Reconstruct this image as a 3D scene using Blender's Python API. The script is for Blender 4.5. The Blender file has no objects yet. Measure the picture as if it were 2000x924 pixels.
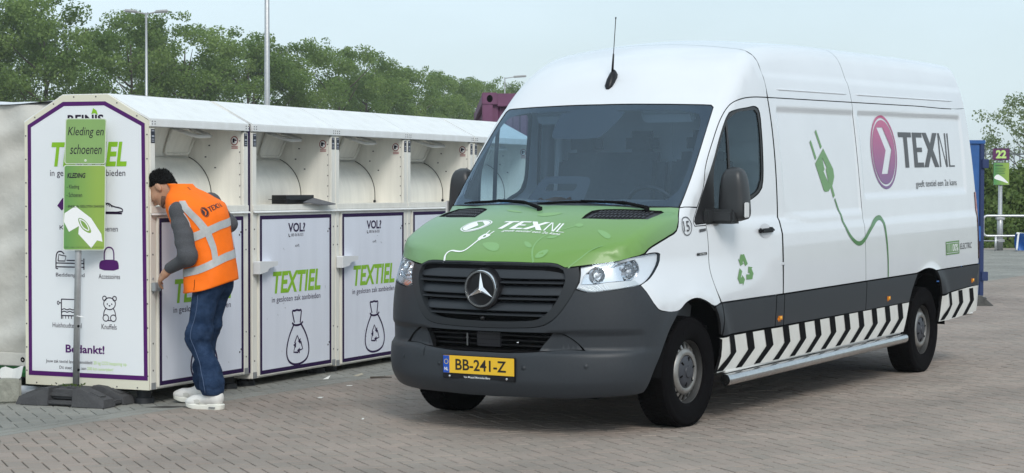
import bpy, bmesh, math, random
import numpy as np
from mathutils import Vector, Matrix
from mathutils.geometry import delaunay_2d_cdt
random.seed(7); rng = np.random.default_rng(7)
SC = bpy.context.scene
COL = SC.collection

# ------------------------------------------------------------------ camera, sky, sun, exposure
cam_d = bpy.data.cameras.new('camera'); cam = bpy.data.objects.new('camera', cam_d); COL.objects.link(cam)
cam_d.sensor_width = 36.0; cam_d.lens = 36.0 * 3780.23 / 2000.0
cam_d.clip_start = 0.1; cam_d.clip_end = 3000
cam.location = (0, 0, 1.5432)
_p, _r = math.radians(1.50543), math.radians(.0852)
_Rx = Matrix(((1, 0, 0), (0, math.cos(_p), -math.sin(_p)), (0, math.sin(_p), math.cos(_p))))
_Ry = Matrix(((math.cos(_r), 0, math.sin(_r)), (0, 1, 0), (-math.sin(_r), 0, math.cos(_r))))
_M = _Ry @ _Rx                                             # rows: right, forward, up
cam.matrix_world = Matrix.Translation((0, 0, 1.5432)) @ Matrix((_M[0], _M[2], -_M[1])).transposed().to_4x4()
SC.camera = cam
SC.view_settings.view_transform = 'Standard'; SC.view_settings.look = 'None'
SC.view_settings.exposure = 0.27; SC.view_settings.gamma = 1.0
SUN_EL, SUN_AZ = math.radians(40), math.radians(166)      # azimuth measured clockwise from +Y
SC.cycles.volume_bounces = 2; SC.cycles.transparent_max_bounces = 12
W = bpy.data.worlds.new('World'); SC.world = W; W.use_nodes = True
nt = W.node_tree; nt.nodes.clear()
def N(t, typ, loc=(0, 0), **kw):
    n = t.nodes.new(typ)
    for k, v in kw.items(): setattr(n, k, v)
    return n
sky = N(nt, 'ShaderNodeTexSky'); sky.sky_type = 'NISHITA'; sky.sun_disc = False
sky.sun_elevation = SUN_EL; sky.sun_rotation = SUN_AZ; sky.air_density = 1.0; sky.dust_density = 2.0
tc = N(nt, 'ShaderNodeTexCoord'); mp = N(nt, 'ShaderNodeMapping'); mp.inputs['Scale'].default_value = (1.2, 1.2, 3.2)
nz = N(nt, 'ShaderNodeTexNoise'); nz.inputs['Scale'].default_value = 1.6; nz.inputs['Detail'].default_value = 5; nz.inputs['Roughness'].default_value = .55
rmp = N(nt, 'ShaderNodeMapRange'); rmp.inputs['From Min'].default_value = .3; rmp.inputs['From Max'].default_value = .7
rmp.inputs['To Min'].default_value = .50; rmp.inputs['To Max'].default_value = .97
sc_ = N(nt, 'ShaderNodeMix', data_type='RGBA', blend_type='MULTIPLY'); sc_.inputs['Factor'].default_value = 1
sc_.inputs[7].default_value = (.1, .1, .1, 1)
mx = N(nt, 'ShaderNodeMix', data_type='RGBA'); mx.inputs[7].default_value = (.70, .845, .93, 1)
bg = N(nt, 'ShaderNodeBackground'); bg.inputs['Strength'].default_value = 1.0
wo = N(nt, 'ShaderNodeOutputWorld')
L = nt.links.new
L(tc.outputs['Generated'], mp.inputs['Vector']); L(mp.outputs['Vector'], nz.inputs['Vector']); L(nz.outputs['Fac'], rmp.inputs['Value'])
L(sky.outputs['Color'], sc_.inputs[6]); L(sc_.outputs[2], mx.inputs[6]); L(rmp.outputs['Result'], mx.inputs['Factor'])
L(mx.outputs[2], bg.inputs['Color']); L(bg.outputs['Background'], wo.inputs['Surface'])
sd_ = bpy.data.lights.new('sun', 'SUN'); sd_.energy = 1.5; sd_.angle = math.radians(20); sd_.color = (1, .96, .9)
sun = bpy.data.objects.new('sun', sd_); COL.objects.link(sun)
sdir = Vector((math.cos(SUN_EL) * math.sin(SUN_AZ), math.cos(SUN_EL) * math.cos(SUN_AZ), math.sin(SUN_EL)))
sun.rotation_euler = sdir.to_track_quat('Z', 'Y').to_euler(); sun.location = (0, 0, 30)

# ------------------------------------------------------------------ materials
MATS = {}
def mat(name, col, rough=.5, metal=0, coat=0, spec=.5, noise=None, bump=None, emis=None, streak=False):
    """noise=(scale, amount[, colour]) mixes a darker/lighter mottling; bump=(scale, strength)"""
    if name in MATS: return MATS[name]
    m = bpy.data.materials.new(name); m.use_nodes = True; t = m.node_tree
    b = t.nodes['Principled BSDF']
    b.inputs['Base Color'].default_value = (*col, 1); b.inputs['Roughness'].default_value = rough
    b.inputs['Metallic'].default_value = metal; b.inputs['Coat Weight'].default_value = coat
    b.inputs['Coat Roughness'].default_value = .04
    b.inputs['Specular IOR Level'].default_value = spec
    if noise or bump:
        tcn = N(t, 'ShaderNodeTexCoord')
    if noise:
        n = N(t, 'ShaderNodeTexNoise'); n.inputs['Scale'].default_value = noise[0]; n.inputs['Detail'].default_value = 6; n.inputs['Roughness'].default_value = .6
        r = N(t, 'ShaderNodeMapRange'); r.inputs['From Min'].default_value = .35; r.inputs['From Max'].default_value = .7
        x = N(t, 'ShaderNodeMix', data_type='RGBA'); x.inputs[6].default_value = (*col, 1)
        c2 = noise[2] if len(noise) > 2 else tuple(c * (1 - noise[1]) for c in col)
        x.inputs[7].default_value = (*c2, 1)
        if streak:
            mpn = N(t, 'ShaderNodeMapping'); mpn.inputs['Scale'].default_value = (1, 1, .12); t.links.new(tcn.outputs['Object'], mpn.inputs['Vector']); t.links.new(mpn.outputs['Vector'], n.inputs['Vector'])
        else: t.links.new(tcn.outputs['Object'], n.inputs['Vector'])
        t.links.new(n.outputs['Fac'], r.inputs['Value'])
        t.links.new(r.outputs['Result'], x.inputs['Factor']); t.links.new(x.outputs[2], b.inputs['Base Color'])
        if len(noise) > 2: r.inputs['To Max'].default_value = noise[1]
    if bump:
        n2 = N(t, 'ShaderNodeTexNoise'); n2.inputs['Scale'].default_value = bump[0]; n2.inputs['Detail'].default_value = 4
        bn = N(t, 'ShaderNodeBump'); bn.inputs['Strength'].default_value = bump[1]; bn.inputs['Distance'].default_value = .02
        t.links.new(tcn.outputs['Object'], n2.inputs['Vector']); t.links.new(n2.outputs['Fac'], bn.inputs['Height']); t.links.new(bn.outputs['Normal'], b.inputs['Normal'])
    if emis:
        b.inputs['Emission Color'].default_value = (*emis, 1); b.inputs['Emission Strength'].default_value = 1
    MATS[name] = m
    return m
def glass_mat(name, tint, ior=1.5, rough=0.0, haze=0.0):
    if name in MATS: return MATS[name]
    m = bpy.data.materials.new(name); m.use_nodes = True; t = m.node_tree; t.nodes.clear()
    tr = N(t, 'ShaderNodeBsdfTransparent'); tr.inputs['Color'].default_value = (*tint, 1)
    gl = N(t, 'ShaderNodeBsdfGlossy'); gl.inputs['Roughness'].default_value = rough; gl.inputs['Color'].default_value = (.72, .87, 1, 1)
    lw = N(t, 'ShaderNodeLayerWeight'); lw.inputs['Blend'].default_value = .5          # thin pane: Schlick on the facing angle, same from both sides
    pw = N(t, 'ShaderNodeMath', operation='POWER'); pw.inputs[1].default_value = 5
    f0 = ((ior - 1) / (ior + 1)) ** 2
    fr = N(t, 'ShaderNodeMapRange'); fr.inputs['To Min'].default_value = f0; fr.inputs['To Max'].default_value = 1
    t.links.new(lw.outputs['Facing'], pw.inputs[0]); t.links.new(pw.outputs[0], fr.inputs['Value'])
    mi = N(t, 'ShaderNodeMixShader'); o = N(t, 'ShaderNodeOutputMaterial')
    t.links.new(fr.outputs[0], mi.inputs[0]); t.links.new(tr.outputs[0], mi.inputs[1]); t.links.new(gl.outputs[0], mi.inputs[2])
    last = mi
    if haze:
        df = N(t, 'ShaderNodeBsdfDiffuse'); df.inputs['Color'].default_value = (.6, .62, .65, 1)
        m2 = N(t, 'ShaderNodeMixShader'); m2.inputs[0].default_value = haze
        t.links.new(mi.outputs[0], m2.inputs[1]); t.links.new(df.outputs[0], m2.inputs[2]); last = m2
    t.links.new(last.outputs[0], o.inputs['Surface'])
    MATS[name] = m
    return m

# ------------------------------------------------------------------ object helpers
def props(o, label=None, cat=None, group=None, kind=None):
    if label: o['label'] = label
    if cat: o['category'] = cat
    if group: o['group'] = group
    if kind: o['kind'] = kind
    return o
def empty(name, loc=(0, 0, 0), rot=(0, 0, 0), label=None, cat=None, group=None):
    o = bpy.data.objects.new(name, None); COL.objects.link(o); o.location = loc; o.rotation_euler = rot
    o.empty_display_size = .2
    return props(o, label, cat, group)
def link(name, me, m=None, parent=None, loc=None, kind=None):
    o = bpy.data.objects.new(name, me); COL.objects.link(o)
    if m is not None:
        me.materials.clear()
        for q in (m if isinstance(m, (list, tuple)) else [m]): me.materials.append(q)
    if parent: o.parent = parent
    if loc: o.location = loc
    if kind: o['kind'] = kind
    return o
def pymesh(name, v, f, m=None, parent=None, smooth=False, mi=None, normals=None, kind=None):
    me = bpy.data.meshes.new(name)
    me.from_pydata([tuple(map(float, p)) for p in v], [], [tuple(map(int, q)) for q in f])
    if smooth: me.polygons.foreach_set('use_smooth', [True] * len(me.polygons))
    o = link(name, me, m, parent, kind=kind)
    if mi is not None: me.polygons.foreach_set('material_index', list(map(int, mi)))
    me.update()
    if normals is not None:
        me.normals_split_custom_set_from_vertices([tuple(map(float, n)) for n in normals])
    return o
class MB:
    def __init__(s): s.v = []; s.f = []; s.mi = []; s.cur = 0
    def add(s, v, f):
        o = len(s.v); s.v += [tuple(p) for p in v]; s.f += [tuple(i + o for i in q) for q in f]; s.mi += [s.cur] * len(f); return s
    def box(s, c, d, rot=None, bev=0):
        bm = bmesh.new(); bmesh.ops.create_cube(bm, size=1)
        for p in bm.verts: p.co = Vector((p.co.x * d[0], p.co.y * d[1], p.co.z * d[2]))
        if bev: bmesh.ops.bevel(bm, geom=bm.edges[:], offset=bev, segments=2, affect='EDGES', clamp_overlap=True)
        M = Matrix.Translation(c) @ (rot.to_4x4() if rot is not None else Matrix.Identity(4))
        bm.verts.index_update()
        s.add([M @ p.co for p in bm.verts], [[q.index for q in f.verts] for f in bm.faces]); bm.free(); return s
    def b2(s, x0, x1, y0, y1, z0, z1, bev=0):
        return s.box(((x0 + x1) / 2, (y0 + y1) / 2, (z0 + z1) / 2), (abs(x1 - x0), abs(y1 - y0), abs(z1 - z0)), None, bev)
    def tube(s, pts, r, n=10, cap=True):
        pts = [Vector(p) for p in pts]; rs = r if isinstance(r, (list, tuple)) else [r] * len(pts)
        rings = []; up = None
        for i, p in enumerate(pts):
            d = (pts[min(i + 1, len(pts) - 1)] - pts[max(i - 1, 0)]).normalized()
            if up is None:
                up = d.orthogonal().normalized()
            up = (up - d * up.dot(d)).normalized(); w = d.cross(up)
            rings.append([p + (up * math.cos(2 * math.pi * k / n) + w * math.sin(2 * math.pi * k / n)) * rs[i] for k in range(n)])
        v = [q for R in rings for q in R]; f = []
        for i in range(len(pts) - 1):
            for k in range(n):
                a = i * n + k; b = i * n + (k + 1) % n; f.append((a, b, b + n, a + n))
        if cap: f.append(tuple(range(n))[::-1]); f.append(tuple(range((len(pts) - 1) * n, len(pts) * n)))
        return s.add(v, f)
    def lathe(s, prof, n=32, M=None, closed=False):
        # prof: (r, h) about local Z
        v = []; f = []; P = len(prof)
        for k in range(n):
            a = 2 * math.pi * k / n
            for r, h in prof:
                p = Vector((r * math.cos(a), r * math.sin(a), h)); v.append(M @ p if M is not None else p)
        for k in range(n):
            for i in range(P - 1 if not closed else P):
                j = (i + 1) % P; a = k * P; b = ((k + 1) % n) * P
                f.append((a + i, b + i, b + j, a + j))
        return s.add(v, f)
    def prism(s, poly, axis, h0, h1):
        # poly: 2D points, extruded along axis ('x': (h,a,b), 'y': (a,h,b), 'z': (a,b,h))
        mk = {'x': lambda a, b, h: (h, a, b), 'y': lambda a, b, h: (a, h, b), 'z': lambda a, b, h: (a, b, h)}[axis]
        n = len(poly); v = [mk(a, b, h0) for a, b in poly] + [mk(a, b, h1) for a, b in poly]
        f = [tuple(range(n)), tuple(range(n, 2 * n))[::-1]] + [(i, (i + 1) % n + 0, (i + 1) % n + n, i + n) for i in range(n)]
        s.add(v, f); return s
    def build(s, name, m, parent=None, smooth=False, kind=None, fix=True, auto=None):
        me = bpy.data.meshes.new(name); me.from_pydata(s.v, [], s.f); me.update()
        if fix:
            bm = bmesh.new(); bm.from_mesh(me); bmesh.ops.recalc_face_normals(bm, faces=bm.faces); bm.to_mesh(me); bm.free()
        o = link(name, me, m, parent, kind=kind)
        me.polygons.foreach_set('material_index', s.mi)
        if smooth:
            me.polygons.foreach_set('use_smooth', [True] * len(me.polygons))
            if auto:
                bm = bmesh.new(); bm.from_mesh(me); ang = math.radians(auto)
                for e in bm.edges:
                    if len(e.link_faces) == 2 and e.calc_face_angle() > ang: e.smooth = False
                bm.to_mesh(me); bm.free()
        return o

# ------------------------------------------------------------------ flat artwork (2D) helpers
def in_poly(P, poly):
    P = np.asarray(P, float); poly = np.asarray(poly, float); x, y = P[:, 0], P[:, 1]
    ins = np.zeros(len(P), bool); n = len(poly)
    for i in range(n):
        x1, y1 = poly[i]; x2, y2 = poly[(i + 1) % n]
        c = (y1 > y) != (y2 > y)
        with np.errstate(divide='ignore', invalid='ignore'):
            ins ^= c & (x < (x2 - x1) * (y - y1) / (y2 - y1 + 1e-15) + x1)
    return ins
def densify(poly, h, closed=True):
    out = []; n = len(poly)
    for i in range(n if closed else n - 1):
        a = np.array(poly[i], float); b = np.array(poly[(i + 1) % n], float); k = max(1, int(np.linalg.norm(b - a) / h))
        for j in range(k): out.append(a + (b - a) * j / k)
    if not closed: out.append(np.array(poly[-1], float))
    return out
def fill(polys, h=None):
    """polygons with even-odd holes -> (verts, tris); h adds interior grid points"""
    pts = []; edges = []
    for poly in polys:
        q = densify(poly, h) if h else [np.array(p, float) for p in poly]
        o = len(pts); pts += q; edges += [(o + i, o + (i + 1) % len(q)) for i in range(len(q))]
    if h:
        A = np.array(pts); lo, hi = A.min(0), A.max(0)
        gx, gy = np.meshgrid(np.arange(lo[0] + h * .5, hi[0], h), np.arange(lo[1] + h * .5, hi[1], h))
        gx = gx + (np.arange(gx.shape[0]) % 2)[:, None] * h * .5
        G = np.stack([gx.ravel(), gy.ravel()], 1)
        k = np.zeros(len(G), bool)
        for poly in polys: k ^= in_poly(G, poly)
        G = G[k]
        if len(G):
            B = np.array(pts); dmin = np.full(len(G), 9.)
            for c in range(0, len(B), 200):
                dmin = np.minimum(dmin, np.sqrt(((G[:, None] - B[None, c:c + 200]) ** 2).sum(-1)).min(1))
            pts += list(G[dmin > h * .45])
    r = delaunay_2d_cdt([Vector(p) for p in pts], edges, [], 0, 1e-6)
    v = np.array([tuple(p) for p in r[0]]); t = np.array([q for q in r[2] if len(q) == 3])
    c = v[t].mean(1); k = np.zeros(len(t), bool)
    for poly in polys: k ^= in_poly(c, poly)
    t = t[k]
    a = v[t]; area = (a[:, 1, 0] - a[:, 0, 0]) * (a[:, 2, 1] - a[:, 0, 1]) - (a[:, 1, 1] - a[:, 0, 1]) * (a[:, 2, 0] - a[:, 0, 0])
    t[area < 0] = t[area < 0][:, ::-1]
    used = np.unique(t); mpp = -np.ones(len(v), int); mpp[used] = np.arange(len(used))
    return v[used], mpp[t]
def smooth_poly(pts, closed=True, it=2):
    P = [np.array(p, float) for p in pts]
    for _ in range(it):
        Q = []; n = len(P)
        for i in range(n if closed else n - 1):
            a, b = P[i], P[(i + 1) % n]; Q += [a * .75 + b * .25, a * .25 + b * .75]
        if not closed: Q = [P[0]] + Q + [P[-1]]
        P = Q
    return P
def ribbon(pts, w, closed=False):
    P = np.array(pts, float); n = len(P)
    if closed: d = np.roll(P, -1, 0) - np.roll(P, 1, 0)
    else: d = np.gradient(P, axis=0)
    d /= np.linalg.norm(d, axis=1)[:, None] + 1e-12
    nn = np.stack([-d[:, 1], d[:, 0]], 1); ww = np.asarray(w if np.ndim(w) else [w] * n)[:, None] * .5
    v = np.concatenate([P - nn * ww, P + nn * ww]); t = []
    for i in range(n if closed else n - 1):
        j = (i + 1) % n; t += [(i, j, n + j), (i, n + j, n + i)]
    return v, np.array(t)
def merge(*parts):
    V = []; T = []; o = 0
    for v, t in parts:
        V.append(np.asarray(v)); T.append(np.asarray(t) + o); o += len(v)
    return np.concatenate(V), np.concatenate(T)
_tc = {}
def text(body, bold=0, shear=0, res=3):
    """text outline mesh scaled to the unit box"""
    k = (body, bold, shear)
    if k not in _tc:
        c = bpy.data.curves.new('lettering', 'FONT'); c.body = body; c.offset = bold; c.shear = shear; c.resolution_u = res; c.fill_mode = 'FRONT'
        o = bpy.data.objects.new('lettering', c); COL.objects.link(o)
        me = bpy.data.meshes.new_from_object(o); me.calc_loop_triangles()
        v = np.array([p.co[:2] for p in me.vertices]); t = np.array([q.vertices[:] for q in me.loop_triangles])
        bpy.data.objects.remove(o); bpy.data.curves.remove(c); bpy.data.meshes.remove(me)
        lo, hi = v.min(0), v.max(0); _tc[k] = ((v - lo) / (hi - lo), t, (hi - lo)[0] / (hi - lo)[1])
    return _tc[k][:2]
def tbox(body, x0, y0, x1, y1, bold=0, shear=0, skew=0):
    v, t = text(body, bold, shear)
    u = v.copy(); u[:, 0] = x0 + v[:, 0] * (x1 - x0) + skew * v[:, 1] * (y1 - y0); u[:, 1] = y0 + v[:, 1] * (y1 - y0)
    return u, t
def tquad(body, q, bold=0, shear=0):
    """q: bottom-left, bottom-right, top-right, top-left in uv"""
    v, t = text(body, bold, shear); q = np.array(q, float); a, b = v[:, :1], v[:, 1:]
    return (1 - a) * (1 - b) * q[0] + a * (1 - b) * q[1] + a * b * q[2] + (1 - a) * b * q[3], t
def ellipse(cx, cy, a, b, n=32, rot=0):
    t = np.linspace(0, 2 * np.pi, n, endpoint=False); x, y = a * np.cos(t), b * np.sin(t)
    return np.stack([cx + x * math.cos(rot) - y * math.sin(rot), cy + x * math.sin(rot) + y * math.cos(rot)], 1)
def rrect(x0, y0, x1, y1, r, n=5):
    P = []
    for cx, cy, a0 in ((x1 - r, y1 - r, 0), (x0 + r, y1 - r, 90), (x0 + r, y0 + r, 180), (x1 - r, y0 + r, 270)):
        for k in range(n + 1):
            a = math.radians(a0 + 90 * k / n); P.append((cx + r * math.cos(a), cy + r * math.sin(a)))
    return P
def art(name, vt, mapper, m, parent):
    """place flat artwork with mapper: (n,2) -> (n,3)"""
    v, t = vt; P = mapper(np.asarray(v, float))
    return pymesh(name, P, t, m, parent)

# ------------------------------------------------------------------ the van's body as one implicit solid (metres; x forward from the front axle, y to its left, z up)
def pch(xs,ys):
    xs=np.array(xs,float); ys=np.array(ys,float); h=np.diff(xs); d=np.diff(ys)/h; m=np.zeros_like(xs)
    for i in range(1,len(xs)-1):
        if d[i-1]*d[i]>0:
            w1=2*h[i]+h[i-1]; w2=h[i]+2*h[i-1]; m[i]=(w1+w2)/(w1/d[i-1]+w2/d[i])
    m[0]=d[0]; m[-1]=d[-1]
    def f(x):
        x=np.asarray(x,float); i=np.clip(np.searchsorted(xs,x)-1,0,len(xs)-2); t=(x-xs[i])/h[i]
        tc=np.clip(t,0,1)
        v=(1+2*tc)*(1-tc)**2*ys[i]+tc*(1-tc)**2*h[i]*m[i]+tc*tc*(3-2*tc)*ys[i+1]+tc*tc*(tc-1)*h[i]*m[i+1]
        return v+np.where(t<0,t*h[i]*m[i],0)+np.where(t>1,(t-1)*h[i]*m[i+1],0)
    return f
def smax(a,b,k):
    h=np.maximum(k-np.abs(a-b),0)/k
    return np.maximum(a,b)+h*h*k*.25
def sst(a,b,x):
    t=np.clip((x-a)/(b-a),0,1); return t*t*(3-2*t)
S0=pch([.2,.33,.55,.79,1.0,1.39,2.14,2.34,2.46,2.56,2.7],[.94,.985,1.005,1.016,1.012,.989,.913,.862,.815,.76,.66])
XF=pch([.2,.28,.36,.45,.52,.56,.68,.9,1.06,1.12],[.95,1.01,1.035,1.03,1.02,1.0,1.0,.985,.955,.93])
HW=pch([.2,.3,.45,.7,.95,1.2],[.88,.955,.985,.985,.97,.93])
R0=pch([-7,-5.9,-4.5,-2.5,-1.8,-1.3,-1.0,-.7,-.4,0],[2.56,2.575,2.6,2.605,2.588,2.535,2.445,2.33,2.2,2.02])
RW=-4.325; ZR=.277; ZF=.345
def side(x,z):
    tp=.045+.09*sst(.8,1.1,z)
    t=np.clip((x+1.15)/1.7,0,1.4)**1.3
    s=S0(z)-tp*t
    for cx,cz in ((0,ZF),(RW,ZR)):
        r=np.hypot(x-cx,z-cz); s=s+.02*np.exp(-((r-.46)/.07)**2)*sst(.3,.5,z)
    def box(x0,x1,z0,z1,e):
        return sst(x0-e,x0+e,x)*(1-sst(x1-e,x1+e,x))*sst(z0-e,z0+e,z)*(1-sst(z1-e,z1+e,z))
    s=s-.014*np.maximum(box(-2.86,-1.42,1.31,2.06,.03),box(-5.35,-2.95,1.42,2.06,.03))
    s=s-.010*sst(2.27,2.33,z)*sst(-.9,-1.5,x)
    s=s+.012*sst(1.255,1.185,z)*sst(-.95,-1.3,x)
    return s
def Ff(y,z):
    u=np.clip(np.abs(y)/HW(z),0,1)
    rel=.02*sst(.52,.56,z)*(1-sst(.64,.672,z))*sst(.40,.46,np.abs(y))*(1-sst(.91,.95,np.abs(y)))
    return XF(z)-rel-.57*(1-np.sqrt(np.maximum(1-u**2.2,0)))-np.maximum(np.abs(y)-HW(z),0)*20
def Hd(x,y):
    x=np.maximum(x,-.4)
    return 1.41-.26*(x-.28)-.333*(x-.28)**2-.116*y*y
def Wf(y,z):
    w0=.13-.98*(z-1.407)
    hwA=side(w0-.05,z)+.012
    u=np.clip(np.abs(y)/hwA,0,1)
    return w0-(.2+.12*sst(1.9,2.5,z))*(1-np.sqrt(np.maximum(1-u**2.2,0)))-np.maximum(np.abs(y)-hwA,0)*20
def Rf(x,y):
    return R0(x)-.11*y*y
def Rr(y,z):
    u=np.clip(np.abs(y)/(S0(z)+.002),0,1)
    return -5.835+.13*sst(1.1,2.7,z)+.26*(1-np.sqrt(np.maximum(1-u**5,0)))
def g(x,y,z):
    y=np.abs(y)
    nose=x-Ff(y,np.minimum(z,1.12))
    top=np.minimum((z-Hd(x,y))*.8,(x-Wf(y,z))*.7)
    b=smax(nose,top,.05)
    b=smax(b,y-side(x,z),.07)
    b=smax(b,z-Rf(x,y),.10)
    b=smax(b,Rr(y,z)-x,.02)
    return b
def root(fn,a,b,n=44):
    # fn(a)<0 inside -> fn(b)>0 outside
    a=np.array(a,float); b=np.array(b,float)
    for _ in range(n):
        m=(a+b)/2; ins=fn(m)<0
        a=np.where(ins,m,a); b=np.where(ins,b,m)
    return (a+b)/2
def Xof(y,z): # front view
    return root(lambda x:g(x,y,z),np.full(np.shape(y),-3.),np.full(np.shape(y),1.4))
def Yof(x,z):
    return root(lambda y:g(x,y,z),np.zeros(np.shape(x)),np.full(np.shape(x),1.3))
def Zof(x,y):
    return root(lambda z:g(x,y,z),np.full(np.shape(x),.6),np.full(np.shape(x),3.))

def project(pts, d):
    """nearest body-surface points along direction d (first hit coming from outside)"""
    P = np.asarray(pts, float).reshape(-1, 3); d = np.asarray(d, float); d = d / np.linalg.norm(d)
    ts = np.linspace(.5, -.6, 111); Q = P[None] + ts[:, None, None] * d
    v = g(Q[..., 0], Q[..., 1], Q[..., 2]) < 0; k = np.argmax(v, 0); k = np.where(v.any(0), k, 50); k = np.maximum(k, 1)
    hi = ts[k - 1]; lo = ts[k]
    for _ in range(26):
        m = (lo + hi) / 2; q = P + m[:, None] * d; ins = g(q[:, 0], q[:, 1], q[:, 2]) < 0
        lo = np.where(ins, m, lo); hi = np.where(ins, hi, m)
    return P + lo[:, None] * d
def normal(P, e=.004):
    P = np.asarray(P, float); G = []
    for i in range(3):
        a = P.copy(); b = P.copy(); a[:, i] += e; b[:, i] -= e
        G.append(g(a[:, 0], a[:, 1], a[:, 2]) - g(b[:, 0], b[:, 1], b[:, 2]))
    n = np.stack(G, 1); return n / (np.linalg.norm(n, axis=1)[:, None] + 1e-12)
def frame(d):
    d = Vector(d).normalized(); a = Vector((0, 0, 1)) if abs(d.z) < .9 else Vector((1, 0, 0))
    e1 = a.cross(d).normalized(); return np.array(e1), np.array(d.cross(e1)), np.array(d)
def shrink(poly, gap, keep):
    n = len(poly); out = []
    ar = sum(poly[i][0] * poly[(i + 1) % n][1] - poly[(i + 1) % n][0] * poly[i][1] for i in range(n)); sg = 1 if ar > 0 else -1
    for i in range(n):
        p0, p1, p2 = poly[i - 1], poly[i], poly[(i + 1) % n]
        def en(a, b):
            d = (b - a) / (np.linalg.norm(b - a) + 1e-12); return np.array([-d[1], d[0]]) * sg, d
        n1, d1 = en(p0, p1); n2, d2 = en(p1, p2); g1 = 0 if keep[i - 1] else gap; g2 = 0 if keep[i] else gap
        det = d1[0] * d2[1] - d1[1] * d2[0]
        if abs(det) < .12: out.append(p1 + (n1 * g1 + n2 * g2) * .5)
        else:
            r = (p1 + n2 * g2) - (p1 + n1 * g1); t = (r[0] * d2[1] - r[1] * d2[0]) / det
            t = max(-.03, min(.03, t)); out.append(p1 + n1 * g1 + d1 * t)
    return out
def snap(ol, h):
    """round the gentle corners of an outline (Catmull-Rom) and lay it on the surface"""
    A = [np.array(p, float) for p in ol]; n = len(A); T = []
    for i in range(n):
        d1 = A[i] - A[i - 1]; d2 = A[(i + 1) % n] - A[i]; l1, l2 = np.linalg.norm(d1) + 1e-9, np.linalg.norm(d2) + 1e-9
        c = (d1 @ d2) / l1 / l2; mid = abs(A[i][1]) < 1e-6 and (abs(A[i - 1][1]) < 1e-6 or abs(A[(i + 1) % n][1]) < 1e-6)
        T.append(None if c < .74 or mid or max(l1, l2) > 6 * min(l1, l2) else (d1 / l1 + d2 / l2) / np.linalg.norm(d1 / l1 + d2 / l2))
    B = []; ctr = []
    for i in range(n):
        p, q = A[i], A[(i + 1) % n]; L_ = np.linalg.norm(q - p); k = max(1, int(L_ / min(h, .04))); u = (q - p) / (L_ + 1e-9)
        m0 = T[i] if T[i] is not None else u; m1 = T[(i + 1) % n] if T[(i + 1) % n] is not None else u
        for j in range(k):
            t = j / k
            B.append((2*t**3-3*t*t+1)*p + (t**3-2*t*t+t)*L_*m0 + (3*t*t-2*t**3)*q + (t**3-t*t)*L_*m1); ctr.append(abs(p[1]) < 1e-6 and (j == 0 or abs(q[1]) < 1e-6))
    B = np.array(B); ctr = np.array(ctr)
    for _ in range(5):
        e = .004; G = np.stack([g(*(B + np.eye(3)[i] * e).T) - g(*(B - np.eye(3)[i] * e).T) for i in range(3)], 1) / (2 * e)
        G[ctr, 1] = 0
        st = (g(*B.T) / ((G * G).sum(1) + 1e-6))[:, None] * G; l = np.linalg.norm(st, axis=1)[:, None]; B = B - st * np.minimum(1, .03 / (l + 1e-9))
    B[ctr, 1] = 0
    return list(B)
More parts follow.
